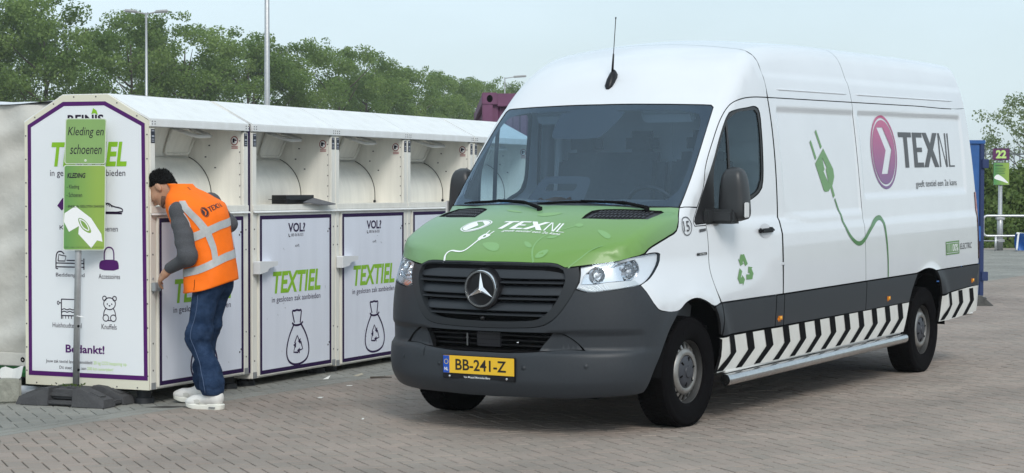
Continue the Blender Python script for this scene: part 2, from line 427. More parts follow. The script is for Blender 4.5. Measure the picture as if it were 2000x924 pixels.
def patch(name, outline, d, m, parent, holes=(), h=.05, gap=.003, thick=.014, off=0, mirror=None, rim=None, label=None):
    """a body panel: outline (3D points) laid on the body surface; mirror='weld' joins its mirror image, 'copy' adds a second object"""
    e1, e2, dd = frame(d)
    polys = []
    outline = snap(outline, h); holes = [snap(q, h) for q in holes]
    for k, ol in enumerate([outline] + list(holes)):
        A = np.array(ol, float); keep = [abs(A[i][1]) < 1e-6 and abs(A[(i + 1) % len(A)][1]) < 1e-6 for i in range(len(A))]
        q = [np.array([p @ e1, p @ e2]) for p in A]
        polys.append(shrink(q, gap if k == 0 else -gap, keep) if gap else q)
    v2, t = fill(polys, h)
    P = project(v2[:, :1] * e1 + v2[:, 1:] * e2 + dd * (np.array(outline)[:, :] @ dd).mean(), dd)
    if mirror == 'weld': P[np.abs(P[:, 1]) < 4e-3, 1] = 0
    nn = normal(P)
    P = P + nn * off
    t = t[np.linalg.norm(np.cross(P[t[:, 1]] - P[t[:, 0]], P[t[:, 2]] - P[t[:, 0]]), axis=1) > 4e-7]
    V = [P]; F = [tuple(q) for q in t]; MI = [0] * len(t); NN = [nn]; n0 = len(P)
    if thick:
        cnt = {}
        for a, b, c in t:
            for x, y in ((a, b), (b, c), (c, a)): cnt[(x, y)] = cnt.get((x, y), 0) + 1
        be = [e for e in cnt if (e[1], e[0]) not in cnt and not (mirror == 'weld' and abs(P[e[0], 1]) < 1e-6 and abs(P[e[1], 1]) < 1e-6)]
        ids = sorted({i for e in be for i in e}); rm = {i: n0 + k for k, i in enumerate(ids)}; k2 = {i: n0 + len(ids) + k for k, i in enumerate(ids)}
        cen = P.mean(0)
        V += [P[ids], P[ids] - nn[ids] * thick]
        sidev = []
        for i in ids: sidev.append(nn[i])
        NN += [np.array(sidev), np.array(sidev)]
        for a, b in be: F.append((rm[b], rm[a], k2[a], k2[b])); MI.append(1)
    V = np.concatenate(V); NN = np.concatenate(NN)
    mats = [m, rim or m_rubber()]
    def mk(V, F, NN):
        return pymesh(name, V, F, mats, parent, True, MI, NN)
    Vm = V * [1, -1, 1]; Fm = [q[::-1] for q in F]; Nm = NN * [1, -1, 1]
    if mirror == 'weld':
        cen = {i: i for i in range(n0) if abs(V[i, 1]) < 1e-9}
        mp = {}; extra = []
        for i in range(len(V)):
            if i in cen: mp[i] = i
            else: mp[i] = len(V) + len(extra); extra.append(i)
        VV = np.concatenate([V, Vm[extra]]); NV = np.concatenate([NN, Nm[extra]])
        for i in cen: NV[i, 1] = 0
        FF = F + [tuple(mp[i] for i in q) for q in Fm]; MI = MI + MI
        o = pymesh(name, VV, FF, mats, parent, True, MI, NV)
        return o
    o = mk(V, F, NN)
    if label: o['label'] = label
    if mirror == 'copy': mk(Vm, Fm, Nm)
    return o
def m_rubber(): return mat('rubber_seal', (.010, .010, .011), .8, spec=.15)
def surf_art(name, vt, d, to3, m, parent, off=.0025):
    """artwork lying on the body: uv -> to3 gives a point near the surface, projected along d"""
    v, t = vt; t = np.array(t); P = project(to3(np.asarray(v, float)), d); nn = normal(P)
    fl = (np.cross(P[t[:, 1]] - P[t[:, 0]], P[t[:, 2]] - P[t[:, 0]]) * nn[t[:, 0]]).sum(1) < 0; t[fl] = t[fl][:, ::-1]
    return pymesh(name, P + nn * off, t, m, parent, True, None, nn)

white = mat('van_white_paint', (.74, .76, .79), .30, coat=1.0, noise=(2.0, .05))
grey = mat('van_grey_plastic', (.032, .037, .044), .46, spec=.35, noise=(60, .12), bump=(900, .04))
blk = mat('black_plastic', (.010, .010, .012), .4, spec=.3)
blkm = mat('matt_black', (.006, .006, .007), .85, spec=.1)
VAN = empty('delivery_van', (.33836, 12.88173, 0), (0, 0, 0), 'white and green high-roof delivery van with a yellow number plate parked across the brick paving', 'van')
VAN.rotation_mode = 'XYZ'
_yaw, _dl = math.radians(31.53645), math.radians(.898575)
_f = Vector((-math.sin(_yaw), -math.cos(_yaw), 0)); _l = Vector((-_f.y, _f.x, 0))
VAN.matrix_world = Matrix.Translation((.33836, 12.88173, 0)) @ Matrix((_f, _l, Vector((0, 0, 1)))).transposed().to_4x4() @ Matrix.Rotation(_dl, 4, 'Y')

DOOR = [(-.359,1.003,.775),(-.291,.992,.873),(-.260,.969,.977),(-.272,.949,1.133),(-.269,.944,1.213),(-.260,.938,1.283),(-.118,.926,1.281),(-.106,.921,1.305),(-.176,.912,1.40),(-.263,.915,1.517),(-.312,.906,1.643),(-.463,.89,1.834),(-.619,.88,1.995),(-.741,.886,2.08),(-.902,.9,2.121),(-1.059,.906,2.135),(-1.285,.913,2.138),(-1.30,.947,1.87),(-1.31,.962,1.667),(-1.315,.974,1.413),(-1.30,1.02,1.091),(-1.29,1.028,.775)]
WIN = [(-.656,.898,1.989),(-.697,.899,2.022),(-.80,.905,2.045),(-.956,.912,2.062),(-1.085,.917,2.072),(-1.122,.92,2.06),(-1.137,.922,2.03),(-1.14,.936,1.921),(-1.136,.948,1.752),(-1.118,.957,1.56),(-1.10,.957,1.515),(-1.055,.957,1.482),(-.885,.95,1.425),(-.617,.939,1.352),(-.331,.936,1.301),(-.135,.926,1.292),(-.122,.921,1.31),(-.19,.912,1.40),(-.275,.915,1.517),(-.41,.915,1.689),(-.529,.907,1.851)]
ARCH = [(.550,.939,.335),(.487,.97,.469),(.374,.986,.638),(.26,.991,.742),(.139,.994,.809),(0,.999,.827),(-.116,1.007,.802),(-.213,1.014,.748),(-.296,1.011,.664),(-.348,1.002,.571)]
HOODS = [(-.010,.869,1.402),(.060,.899,1.319),(.105,.908,1.258),(.203,.901,1.224),(.332,.890,1.187),(.440,.882,1.153),(.488,.878,1.126)]
LAMP = [(.833,.615,1.062),(.703,.785,1.098),(.474,.880,1.125),(.342,.893,1.129),(.316,.896,1.121),(.325,.897,1.082),(.384,.903,1.032),(.489,.914,.980),(.601,.908,.943),(.670,.874,.932),(.775,.770,.913),(.841,.671,.905),(.871,.603,.929),(.856,.620,.969),(.844,.621,1.015)]
WSR = [(-.545,0,2.09),(-.55,.243,2.09),(-.563,.425,2.086),(-.60,.66,2.080),(-.639,.794,2.076),(-.631,.814,2.060),(-.489,.834,1.920),(-.211,.863,1.617),(-.075,.869,1.470),(-.009,.866,1.406)]
def ztop(x, ys): return [(x, y, float(Zof(np.array([x]), np.array([y]))[0])) for y in ys]

# bonnet, vents, print
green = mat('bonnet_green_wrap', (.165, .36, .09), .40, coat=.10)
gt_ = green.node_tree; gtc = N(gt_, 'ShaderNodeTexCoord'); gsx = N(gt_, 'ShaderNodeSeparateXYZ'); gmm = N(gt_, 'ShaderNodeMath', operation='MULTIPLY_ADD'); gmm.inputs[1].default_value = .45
gmr = N(gt_, 'ShaderNodeMapRange'); gmr.inputs['From Min'].default_value = .05; gmr.inputs['From Max'].default_value = .95     # lime to paler green towards the windscreen: part print, part painted-in sky reflection
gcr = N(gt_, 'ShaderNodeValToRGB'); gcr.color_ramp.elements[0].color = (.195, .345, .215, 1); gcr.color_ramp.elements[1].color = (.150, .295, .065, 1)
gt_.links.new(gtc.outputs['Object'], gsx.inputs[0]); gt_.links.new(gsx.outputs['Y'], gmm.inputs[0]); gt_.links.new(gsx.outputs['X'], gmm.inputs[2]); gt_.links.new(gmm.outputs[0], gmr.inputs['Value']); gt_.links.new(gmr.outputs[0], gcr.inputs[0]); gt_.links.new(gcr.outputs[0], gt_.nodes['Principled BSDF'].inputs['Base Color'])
lgreen = mat('light_green_print', (.195, .375, .135), .4, coat=.1)
wprint = mat('white_print', (.85, .86, .86), .3, coat=.3)
VENT = [(.436,.403,1.343),(.369,.397,1.366),(.295,.400,1.387),(.262,.425,1.393),(.20,.52,1.395),(.149,.616,1.394),(.075,.745,1.390),(.063,.775,1.382),(.075,.80,1.375),(.146,.806,1.364),(.279,.791,1.338),(.32,.72,1.338),(.367,.637,1.338)]
HOODF = [(.934,0,1.083),(.912,.314,1.082),(.879,.478,1.076),(.875,.517,1.059),(.873,.530,1.053),(.836,.611,1.064),(.685,.808,1.092),(.60,.850,1.11)]
hood_ol = HOODF + HOODS[::-1] + [(.045,.771,1.409),(.09,.62,1.41),(.141,.478,1.413),(.20,.30,1.417),(.231,.150,1.417),(.235,0,1.417)]
hd = (.45, .22, .87)
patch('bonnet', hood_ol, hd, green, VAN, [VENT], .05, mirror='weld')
V2 = np.array(VENT)
vgr = mat('vent_grey', (.035, .037, .045), .5)
for sgn in (1, -1):
    b = MB()
    P = project(V2, hd); P = P - normal(P) * .012
    vo = patch('bonnet_vent', VENT, hd, vgr, VAN, (), .08, 0.0, 0, -.016) if sgn == 1 else None
    if sgn == -1:
        src = [o for o in VAN.children if o.name.startswith('bonnet_vent')][0]
        me = src.data.copy(); me.transform(Matrix.Scale(-1, 4, (0, 1, 0))); me.flip_normals(); vo = link('bonnet_vent', me, None, VAN)
    for r in range(3):                         # three rows of ribs in the vent
        u0, u1 = .18 + .29 * r, .37 + .29 * r
        for k in range(14):
            a = .06 + .062 * k
            fa = lambda u, w: V2[0] * (1 - u) * (1 - w) + V2[3] * u * (1 - w) + V2[7] * u * w + V2[10] * (1 - u) * w
            p0, p1, p2, p3 = fa(u0, a), fa(u1, a), fa(u1, a + .03), fa(u0, a + .03)
            q = project([p0, p1, p2, p3], hd); n = normal(q); q = q - n * .004
            b.add(np.concatenate([q, q - n * .012]) * [1, sgn, 1], [(0, 1, 2, 3), (0, 4, 5, 1), (1, 5, 6, 2), (2, 6, 7, 3), (3, 7, 4, 0)])
    b.build('vent_rib', vgr, vo)
def hood_uv(q): return np.stack([q[:, 0], q[:, 1], 1.41 - .26 * (q[:, 0] - .28) - .333 * (q[:, 0] - .28) ** 2 - .116 * q[:, 1] ** 2], 1)
def hood_art(name, vt, m, off=.0022): return surf_art(name, vt, hd, hood_uv, m, VAN, off)
def leaf(pts): return fill([smooth_poly(pts, True, 1)])
for lv in (leaf([(.549,.567),(.549,.627),(.583,.695),(.627,.709),(.62,.659)]), leaf([(.754,.166),(.765,.212),(.799,.254),(.819,.248),(.801,.201)]),
    leaf([(.808,.382),(.832,.331),(.871,.318),(.89,.326),(.88,.367),(.853,.387)]), leaf([(.708,.295),(.71,.353),(.662,.376),(.682,.323)]),
    leaf([(.442,.064),(.398,.097),(.372,.246),(.428,.204),(.456,.132)]), leaf([(.788,-.131),(.776,-.07),(.787,0),(.844,.04),(.867,.014),(.847,-.053)]),
    leaf([(.40,-.05),(.36,-.12),(.33,-.22),(.36,-.20),(.39,-.12)]), leaf([(.53,.40),(.50,.43),(.52,.47),(.56,.45)])): hood_art('leaf_print', lv, lgreen, .0016)
for sv in (ribbon(smooth_poly([(.915,.328),(.86,.287),(.808,.263),(.755,.257),(.695,.272),(.65,.308),(.58,.38),(.53,.43)], False), .011),
    ribbon(smooth_poly([(.90,.55),(.83,.60),(.74,.66),(.70,.70)], False), .006)): hood_art('stem_print', sv, lgreen, .0013)
LG = np.array([(.617,-.408),(.661,-.333),(.637,-.242),(.571,-.191),(.532,-.200),(.498,-.267),(.512,-.364),(.567,-.406)])
lc = LG.mean(0); ring = np.array(smooth_poly(LG, True, 2))
hood_art('round_logo', merge(fill([ring, (ring - lc) * .92 + lc]), fill([(ring - lc) * .86 + lc, [(.526,-.328),(.528,-.282),(.578,-.235),(.611,-.263),(.637,-.345),(.577,-.285)]])), wprint)
def P4(a, b, c, d):  # letter box by corners -> map
    q = np.array([a, b, c, d]); return lambda v: (1 - v[:, :1]) * (1 - v[:, 1:]) * q[0] + v[:, :1] * (1 - v[:, 1:]) * q[1] + v[:, :1] * v[:, 1:] * q[2] + (1 - v[:, :1]) * v[:, 1:] * q[3]
def letters():
    """block letters T E X and thin N L in a unit box, one piece each"""
    S = lambda x0, y0, x1, y1: fill([[(x0, y0), (x1, y0), (x1, y1), (x0, y1)]])
    return [merge(S(0, .86, .225, 1), S(.085, 0, .15, .86)), merge(S(.245, 0, .31, 1), S(.31, .86, .415, 1), S(.31, .44, .40, .57), S(.31, 0, .415, .14)),
            fill([[(.42, 0), (.50, 0), (.56, .34), (.62, 0), (.70, 0), (.605, .51), (.70, 1), (.62, 1), (.56, .68), (.50, 1), (.42, 1), (.515, .51)]]),
            fill([[(.715, 0), (.738, 0), (.738, .93), (.835, 0), (.865, 0), (.865, 1), (.842, 1), (.842, .09), (.745, 1), (.715, 1)]]),
            fill([[(.89, 0), (1, 0), (1, .045), (.913, .045), (.913, 1), (.89, 1)]])]
def texnl(): return merge(*letters())
mpv = P4((.632,-.150),(.636,.385),(.532,.372),(.536,-.10))
for v, t in letters(): hood_art('letter', (mpv(v), t), wprint)
hood_art('lettering', tquad('geeft textiel een 2e kans', [(.672,-.055),(.676,.375),(.645,.372),(.643,-.05)], .012, .2), wprint)
cab = smooth_poly([(.925,-.325),(.908,-.330),(.886,-.342),(.862,-.337),(.847,-.313),(.860,-.271),(.865,-.227),(.843,-.201),(.753,-.172)], False)
hood_art('plug_print', merge(ribbon(cab, .012), fill([[(.742,-.187),(.717,-.183),(.690,-.167),(.690,-.135),(.704,-.112),(.722,-.120),(.742,-.140),(.746,-.165)], ellipse(.716, -.15, .012, .010, 10)]),
    ribbon([(.695,-.155),(.652,-.150)], .009), ribbon([(.700,-.128),(.660,-.112)], .009), ribbon([(.757,-.172),(.742,-.165)], .022)), wprint)

# windscreen, cowl, wipers
gl = glass_mat('windscreen_glass', (.62, .77, .92), 2.0)
sgl = glass_mat('side_glass', (.62, .74, .76), 1.6)
ws_ol = WSR + [(.035,.771,1.41),(.065,.62,1.405),(.09,.478,1.405),(.12,.25,1.405),(.128,0,1.405)]
wd = (.75, .12, .65)
ws = patch('windscreen', ws_ol, wd, gl, VAN, (), .05, .004, 0, -.003, 'weld')
fritm = mat('windscreen_frit', (.010, .011, .016), .35)
inner = [(-.525,0,2.03),(-.535,.243,2.03),(-.548,.425,2.028),(-.575,.62,2.02),(-.575,.735,2.00),(-.545,.765,1.96),(-.46,.785,1.86),(-.20,.815,1.58),(-.10,.812,1.49),(-.03,.77,1.44),(.03,.62,1.43),(.06,.478,1.43),(.09,.25,1.43),(.098,0,1.43)]
# band between the pane's edge and the clear view, as one welded ring (outer half + inner half)
fr_ol = ws_ol + inner[::-1]
patch('windscreen_frit', fr_ol, wd, fritm, VAN, (), .05, 0, 0, -.007, 'weld')
def ws_uv(q): return np.stack([Xof(q[:, 0], q[:, 1]), q[:, 0], q[:, 1]], 1)
def ws_art(name, vt, m, off): 
    v, t = vt; P = ws_uv(np.asarray(v, float)); n = normal(P); return pymesh(name, P + n * off, t, m, VAN)
ws_art('windscreen_frit', fill([smooth_poly([(-.28,2.06),(.22,2.06),(.20,1.99),(.13,1.885),(.09,1.86),(-.24,1.86),(-.28,1.885),(-.29,1.99)], True, 1)], .08), fritm, -.006)
ws_art('windscreen_frit', fill([smooth_poly([(-.225,1.445),(.215,1.445),(.21,1.50),(.20,1.585),(.155,1.61),(-.145,1.61),(-.185,1.585),(-.205,1.50)], True, 1), rrect(-.115, 1.515, .115, 1.56, .02)], .08), fritm, -.006)
cow = [(.235,0,1.417),(.231,.15,1.417),(.20,.30,1.417),(.141,.478,1.413),(.09,.62,1.41),(.045,.771,1.409),(-.009,.866,1.40),(.03,.771,1.415),(.06,.62,1.42),(.085,.478,1.42),(.115,.25,1.42),(.122,0,1.42)]
patch('cowl_panel', cow, (.5, .1, .85), blk, VAN, (), .05, 0, .03, -.006, 'weld')
for y0, y1 in ((-.72, -.06), (-.02, .60)):
    b = MB(); n = 10
    yy = np.linspace(y0, y1, n); zz = 1.412 + .014 * np.sin(np.linspace(0, np.pi, n)); P = ws_uv(np.stack([yy, zz], 1)); P = P + normal(P) * .018
    b.tube(list(P), [.004] + [.009] * (n - 2) + [.004], 6)
    a0 = ws_uv(np.array([[y1 + .10, 1.405]]))[0] + np.array([.05, 0, .0]); 
    b.tube([tuple(a0), tuple(P[8] + [.015, 0, .008]), tuple(P[4] + [.008, 0, .006])], [.013, .009, .006], 6)
    b.tube([tuple(a0 + [0, 0, -.04]), tuple(a0 + [0, 0, .008])], .018, 8)
    b.build('wiper', blkm, VAN, True)

# roof cap with the windscreen pillars, roof, sides
CAP = ztop(-1.297, [0, .3, .5, .65, .74, .80]) + [(-1.297,.856,2.337),(-1.297,.90,2.20),(-1.285,.913,2.138),(-1.059,.906,2.135),(-.902,.9,2.121),(-.741,.886,2.08),(-.619,.88,1.995),(-.463,.89,1.834),(-.312,.906,1.643),(-.263,.915,1.517),(-.176,.912,1.40),(-.09,.89,1.401),(-.010,.869,1.402)] + WSR[::-1][1:]
patch('roof_cap', CAP, (.35, .45, .82), white, VAN, (), .05, mirror='weld')
for x0, x1 in ((-2.857, -1.297), (-5.72, -2.857)):
    ol = (ztop(x0, [0, .3, .5, .65, .74]) + [(x0, .80, 2.45), (x0, .856, 2.337), (x0, .9, 2.2), (x0, .913, 2.138)] if x0 > -5 else [(-5.74, 0, 2.5), (-5.735, .3, 2.5), (-5.72, .48, 2.48), (-5.70, .58, 2.44), (-5.68, .66, 2.36), (-5.665, .71, 2.26), (-5.66, .74, 2.138), (-5.45, .90, 2.138), (-4.2, .913, 2.138)]) + [(x1, .913, 2.138), (x1, .9, 2.2), (x1, .856, 2.337), (x1, .80, 2.45)] + ztop(x1, [.74, .65, .5, .3, 0])
    patch('roof_panel', ol, (-.15 if x0 < -5 else 0, .55, .8), white, VAN, (), .0155, mirror='weld')
patch('cab_door', DOOR, (0, 1, .12), white, VAN, [WIN], .03, mirror='copy')
SL = [(-1.302,1.028,.775),(-1.318,1.0,1.091),(-1.327,.974,1.413),(-1.322,.962,1.667),(-1.312,.947,1.87),(-1.297,.913,2.138),(-2.857,.913,2.138),(-2.857,.96,1.8),(-2.868,.988,1.395),(-2.868,1.02,1.1),(-2.86,1.028,.775)]
patch('load_side_panel', SL, (0, 1, .12), white, VAN, (), .018, mirror='copy')
def on_rear(z, y=.70): return (-5.8, y, z)
RA = [(-3.985,1.03,.775)] + [(-4.066,1.031,.785),(-4.15,1.033,.797),(-4.244,1.035,.802),(-4.33,1.04,.795),(-4.391,1.045,.785)] + [(-4.42,1.04,.775)]
REAR = [(-2.86,1.028,.775),(-2.868,1.02,1.1),(-2.868,.988,1.395),(-2.857,.96,1.8),(-2.857,.913,2.138),(-4.2,.913,2.138),(-5.45,.90,2.138),(-5.66,.74,2.138),(-5.72,.79,1.8),(-5.75,.82,1.4),(-5.77,.84,1.0),(-5.77,.85,.775),(-5.5,1.0,.775)] + RA[::-1]
patch('rear_side_panel', REAR, (-.12, 1, .12), white, VAN, (), .02, mirror='copy')
patch('rear_door', [(-5.8, .02, .62), (-5.8, .02, 2.42), (-5.8, .60, 2.40), (-5.8, .70, 2.1), (-5.8, .78, 1.4), (-5.8, .80, .62)], (-1, 0, 0), white, VAN, (), .1, mirror='copy')
m_red = mat('tail_lamp_red', (.35, .01, .01), .15, coat=.5)
patch('tail_lamp', [(-5.56, .93, .82), (-5.56, .93, 1.40), (-5.72, .84, 1.40), (-5.72, .84, .82)], (-.6, .8, 0), m_red, VAN, (), .04, 0, .01, .006, 'copy')
FEN = [(.488,.878,1.126),(.440,.882,1.153),(.332,.890,1.187),(.203,.901,1.224),(.105,.908,1.258),(.060,.899,1.319),(-.010,.869,1.402),(-.09,.89,1.401),(-.176,.912,1.40),(-.106,.921,1.305),(-.118,.926,1.281),(-.26,.938,1.283),(-.269,.944,1.213),(-.272,.949,1.133),(-.260,.969,.977),(-.291,.992,.873),(-.345,1.003,.775),(-.225,1.013,.762),(-.116,1.007,.802),(0,.999,.827),(.139,.994,.809),(.235,.991,.765),(.424,.976,.772),(.482,.969,.788),(.522,.959,.826),(.57,.931,.9),(.602,.908,.943),(.489,.914,.98),(.384,.903,1.032),(.325,.897,1.082),(.316,.896,1.121),(.342,.893,1.129)]
patch('front_wing', FEN, (.45, .85, .28), white, VAN, (), .03, mirror='copy')

# bumper, grille, headlamps
BUM = [(1.0,0,.677),(.984,.266,.683),(.963,.382,.692),(.948,.443,.711),(.929,.501,.758),(.903,.555,.834),(.873,.602,.923),(.841,.671,.905),(.775,.770,.913),(.670,.874,.932),(.601,.908,.943),(.57,.931,.9),(.522,.959,.826),(.482,.969,.788),(.424,.976,.772),(.235,.991,.765),(.26,.991,.742),(.374,.986,.638),(.487,.97,.469),(.550,.939,.335),(.575,.92,.27),(.75,.80,.25),(.90,.55,.245),(.98,.3,.245),(1.0,0,.245),(1.016,0,.528),(1.01,.2,.530),(.969,.396,.540),(.90,.53,.548),(.854,.657,.550),(.869,.612,.596),(.886,.573,.627),(.912,.519,.652),(.93,.461,.655),(.97,.25,.655),(.999,0,.655)]
patch('front_bumper', BUM, (.75, .65, .1), grey, VAN, (), .018, .002, .02, 0, 'weld')
patch('intake_cover', [(.926,.473,.651),(.912,.519,.648),(.886,.573,.624),(.869,.612,.594),(.858,.645,.556),(.90,.53,.550),(.968,.390,.545),(.942,.429,.594)], (.85, .5, 0), grey, VAN, (), .03, .002, .03, -.010, 'copy')
GF = [(.934,0,1.080),(.912,.314,1.079),(.879,.478,1.073),(.872,.530,1.050),(.838,.606,1.058),(.848,.618,1.002),(.873,.598,.923),(.903,.552,.834),(.929,.498,.758),(.948,.441,.713),(.963,.380,.694),(.984,.266,.685),(1.0,0,.679),(1.0,0,.716),(.983,.266,.723),(.960,.391,.740),(.945,.441,.776),(.926,.489,.836),(.906,.523,.909),(.886,.541,1.002),(.884,.522,1.044),(.89,.49,1.062),(.912,.30,1.068),(.934,0,1.07)]
gfm = mat('grille_frame_grey', (.022, .025, .029), .35, spec=.35)
patch('grille_frame', GF, (.95, .25, .1), gfm, VAN, (), .03, 0, .05, .004, 'weld', rim=gfm)
GIN = [(0,1.075),(.30,1.072),(.50,1.066),(.528,1.046),(.545,1.002),(.525,.909),(.491,.834),(.443,.774),(.391,.738),(.266,.72),(0,.712)]
GI = GIN + [(-y, z) for y, z in GIN[::-1] if y > 0]
bk = MB(); gv, gt = fill([GI], .1); bk.add([(.84 + .08 * (1 - (y / .6) ** 2), y, z) for y, z in gv], gt); bk.build('grille_backing', blkm, VAN, fix=False)
def gwidth(z): return float(np.interp(z, [.71, .738, .774, .834, .909, 1.0, 1.05], [.27, .39, .443, .491, .525, .545, .53])) - .004
slm = mat('grille_slat_grey', (.026, .030, .036), .38, spec=.4)
for zc in (1.005, .905, .805):               # three broad slats, each with a thin blade below a slot
    b = MB(); n = 40; prof = []
    for k in range(n + 1):
        w = gwidth(zc) - .005; y = -w + 2 * w * k / n; xc = float(Xof(np.array([y]), np.array([zc]))[0]) - .012
        e = min(1, (w - abs(y)) / .05)
        prof.append([(xc - .045, y, zc + .036), (xc - .030, y, zc + .030), (xc - .008, y, zc - .004), (xc - .004, y, zc - .020), (xc - .012, y, zc - .026), (xc - .055, y, zc - .020)])
    v = [p for q in prof for p in q]; f = [(k * 6 + i, k * 6 + (i + 1) % 6, k * 6 + 6 + (i + 1) % 6, k * 6 + 6 + i) for k in range(n) for i in range(6)]
    b.add(v, f); b.build('grille_slat', slm, VAN, True, auto=35)
    b = MB(); v = []
    for k in range(n + 1):
        w = gwidth(zc - .045) - .003; y = -w + 2 * w * k / n; xc = float(Xof(np.array([y]), np.array([zc - .045]))[0]) - .004
        v += [(xc - .045, y, zc - .036), (xc, y, zc - .042), (xc, y, zc - .050), (xc - .045, y, zc - .050)]
    f = [(k * 4 + i, k * 4 + (i + 1) % 4, k * 4 + 4 + (i + 1) % 4, k * 4 + 4 + i) for k in range(n) for i in range(4)]
    b.add(v, f); b.build('grille_blade', slm, VAN, False)
# badge: ring and three-pointed star on a black disc
MX = Matrix.Translation((.985, 0, .918)) @ Matrix.Rotation(math.radians(90), 4, 'Y') @ Matrix.Rotation(math.radians(180), 4, 'Z')
chrome = mat('chrome', (.85, .86, .88), .12, metal=1)
b = MB(); b.lathe([(.001, .012), (.112, .012), (.128, .006), (.130, -.06), (.10, -.06)], 48, MX); bd = b.build('badge', blk, VAN, True, auto=40)
b = MB(); b.lathe([(.098, .016), (.103, .027), (.113, .027), (.118, .016), (.118, .008), (.098, .008)], 48, MX, True); b.build('badge_ring', chrome, bd, True, auto=50)
b = MB()
for k in range(3):
    a = math.radians(90 + 120 * k); d = np.array([0, math.cos(a), math.sin(a)]); w = np.array([0, -math.sin(a), math.cos(a)]); c = np.array([.985, 0, .918])
    r0 = c + np.array([.040, 0, 0]); tip = c + d * .102 + np.array([.022, 0, 0]); s1 = c + (d * .5 + w * .866) * .022 + np.array([.020, 0, 0]); s2 = c + (d * .5 - w * .866) * .022 + np.array([.020, 0, 0])
    b.add([r0, s1, tip, s2], [(0, 1, 2), (0, 2, 3)])
b.build('badge_star', chrome, bd)
b = MB(); b.lathe([(.001, .02), (.010, .018), (.013, 0)], 12, Matrix.Translation((.985, .005, .735)) @ Matrix.Rotation(math.radians(90), 4, 'Y')); b.build('front_camera', blk, VAN, True)
# lower intake
b = MB(); b.b2(.78, .80, -.62, .62, .52, .67); b.b2(.80, .97, -.40, .40, .527, .535); b.build('intake_backing', blkm, VAN)
for i, zc in enumerate((.565, .595, .625)):
    b = MB(); b.b2(.86, .90, -.50, .50, zc - .004, zc + .004, .002); b.build('intake_bar', blk, VAN)
b = MB(); b.b2(.885, .90, -.10, .08, .55, .64, .006); b.build('radar_sensor', mat('sensor_grey', (.03, .028, .035), .3), VAN)
b = MB(); b.b2(.905, .915, -.165, -.155, .55, .63, .002); b.b2(.905, .915, -.17, -.15, .60, .605); b.build('tow_eye_bracket', mat('dull_steel', (.3, .3, .3), .4, metal=1), VAN)
b = MB(); b.lathe([(.001, .012), (.008, .010), (.010, 0)], 10, Matrix.Translation((.915, .215, .585)) @ Matrix.Rotation(math.radians(90), 4, 'Y')); b.build('bolt', chrome, VAN, True)
# parking sensors, towing-eye cover, bumper corner sensors
for y, z in ((-.31, .441), (.31, .441), (-.66, .46), (.68, .455)):
    x = float(Xof(np.array([y]), np.array([z]))[0]); n = Vector(normal(np.array([[x, y, z]]))[0])
    b = MB(); b.lathe([(.001, .003), (.010, .003), (.012, -.002), (.016, .002), (.017, -.004)], 16, Matrix.Translation((x, y, z)) @ n.to_track_quat('Z', 'Y').to_matrix().to_4x4()); b.build('parking_sensor', grey, VAN, True)
cv = [(-.50, .490), (-.435, .490), (-.435, .545), (-.50, .545)]
patch('towing_eye_cover', [(float(Xof(np.array([y]), np.array([z]))[0]), y, z) for y, z in [(-.515, .478), (-.45, .478), (-.45, .535), (-.50, .535)]], (.9, -.4, 0), grey, VAN, (), .02, 0, .006, .004)

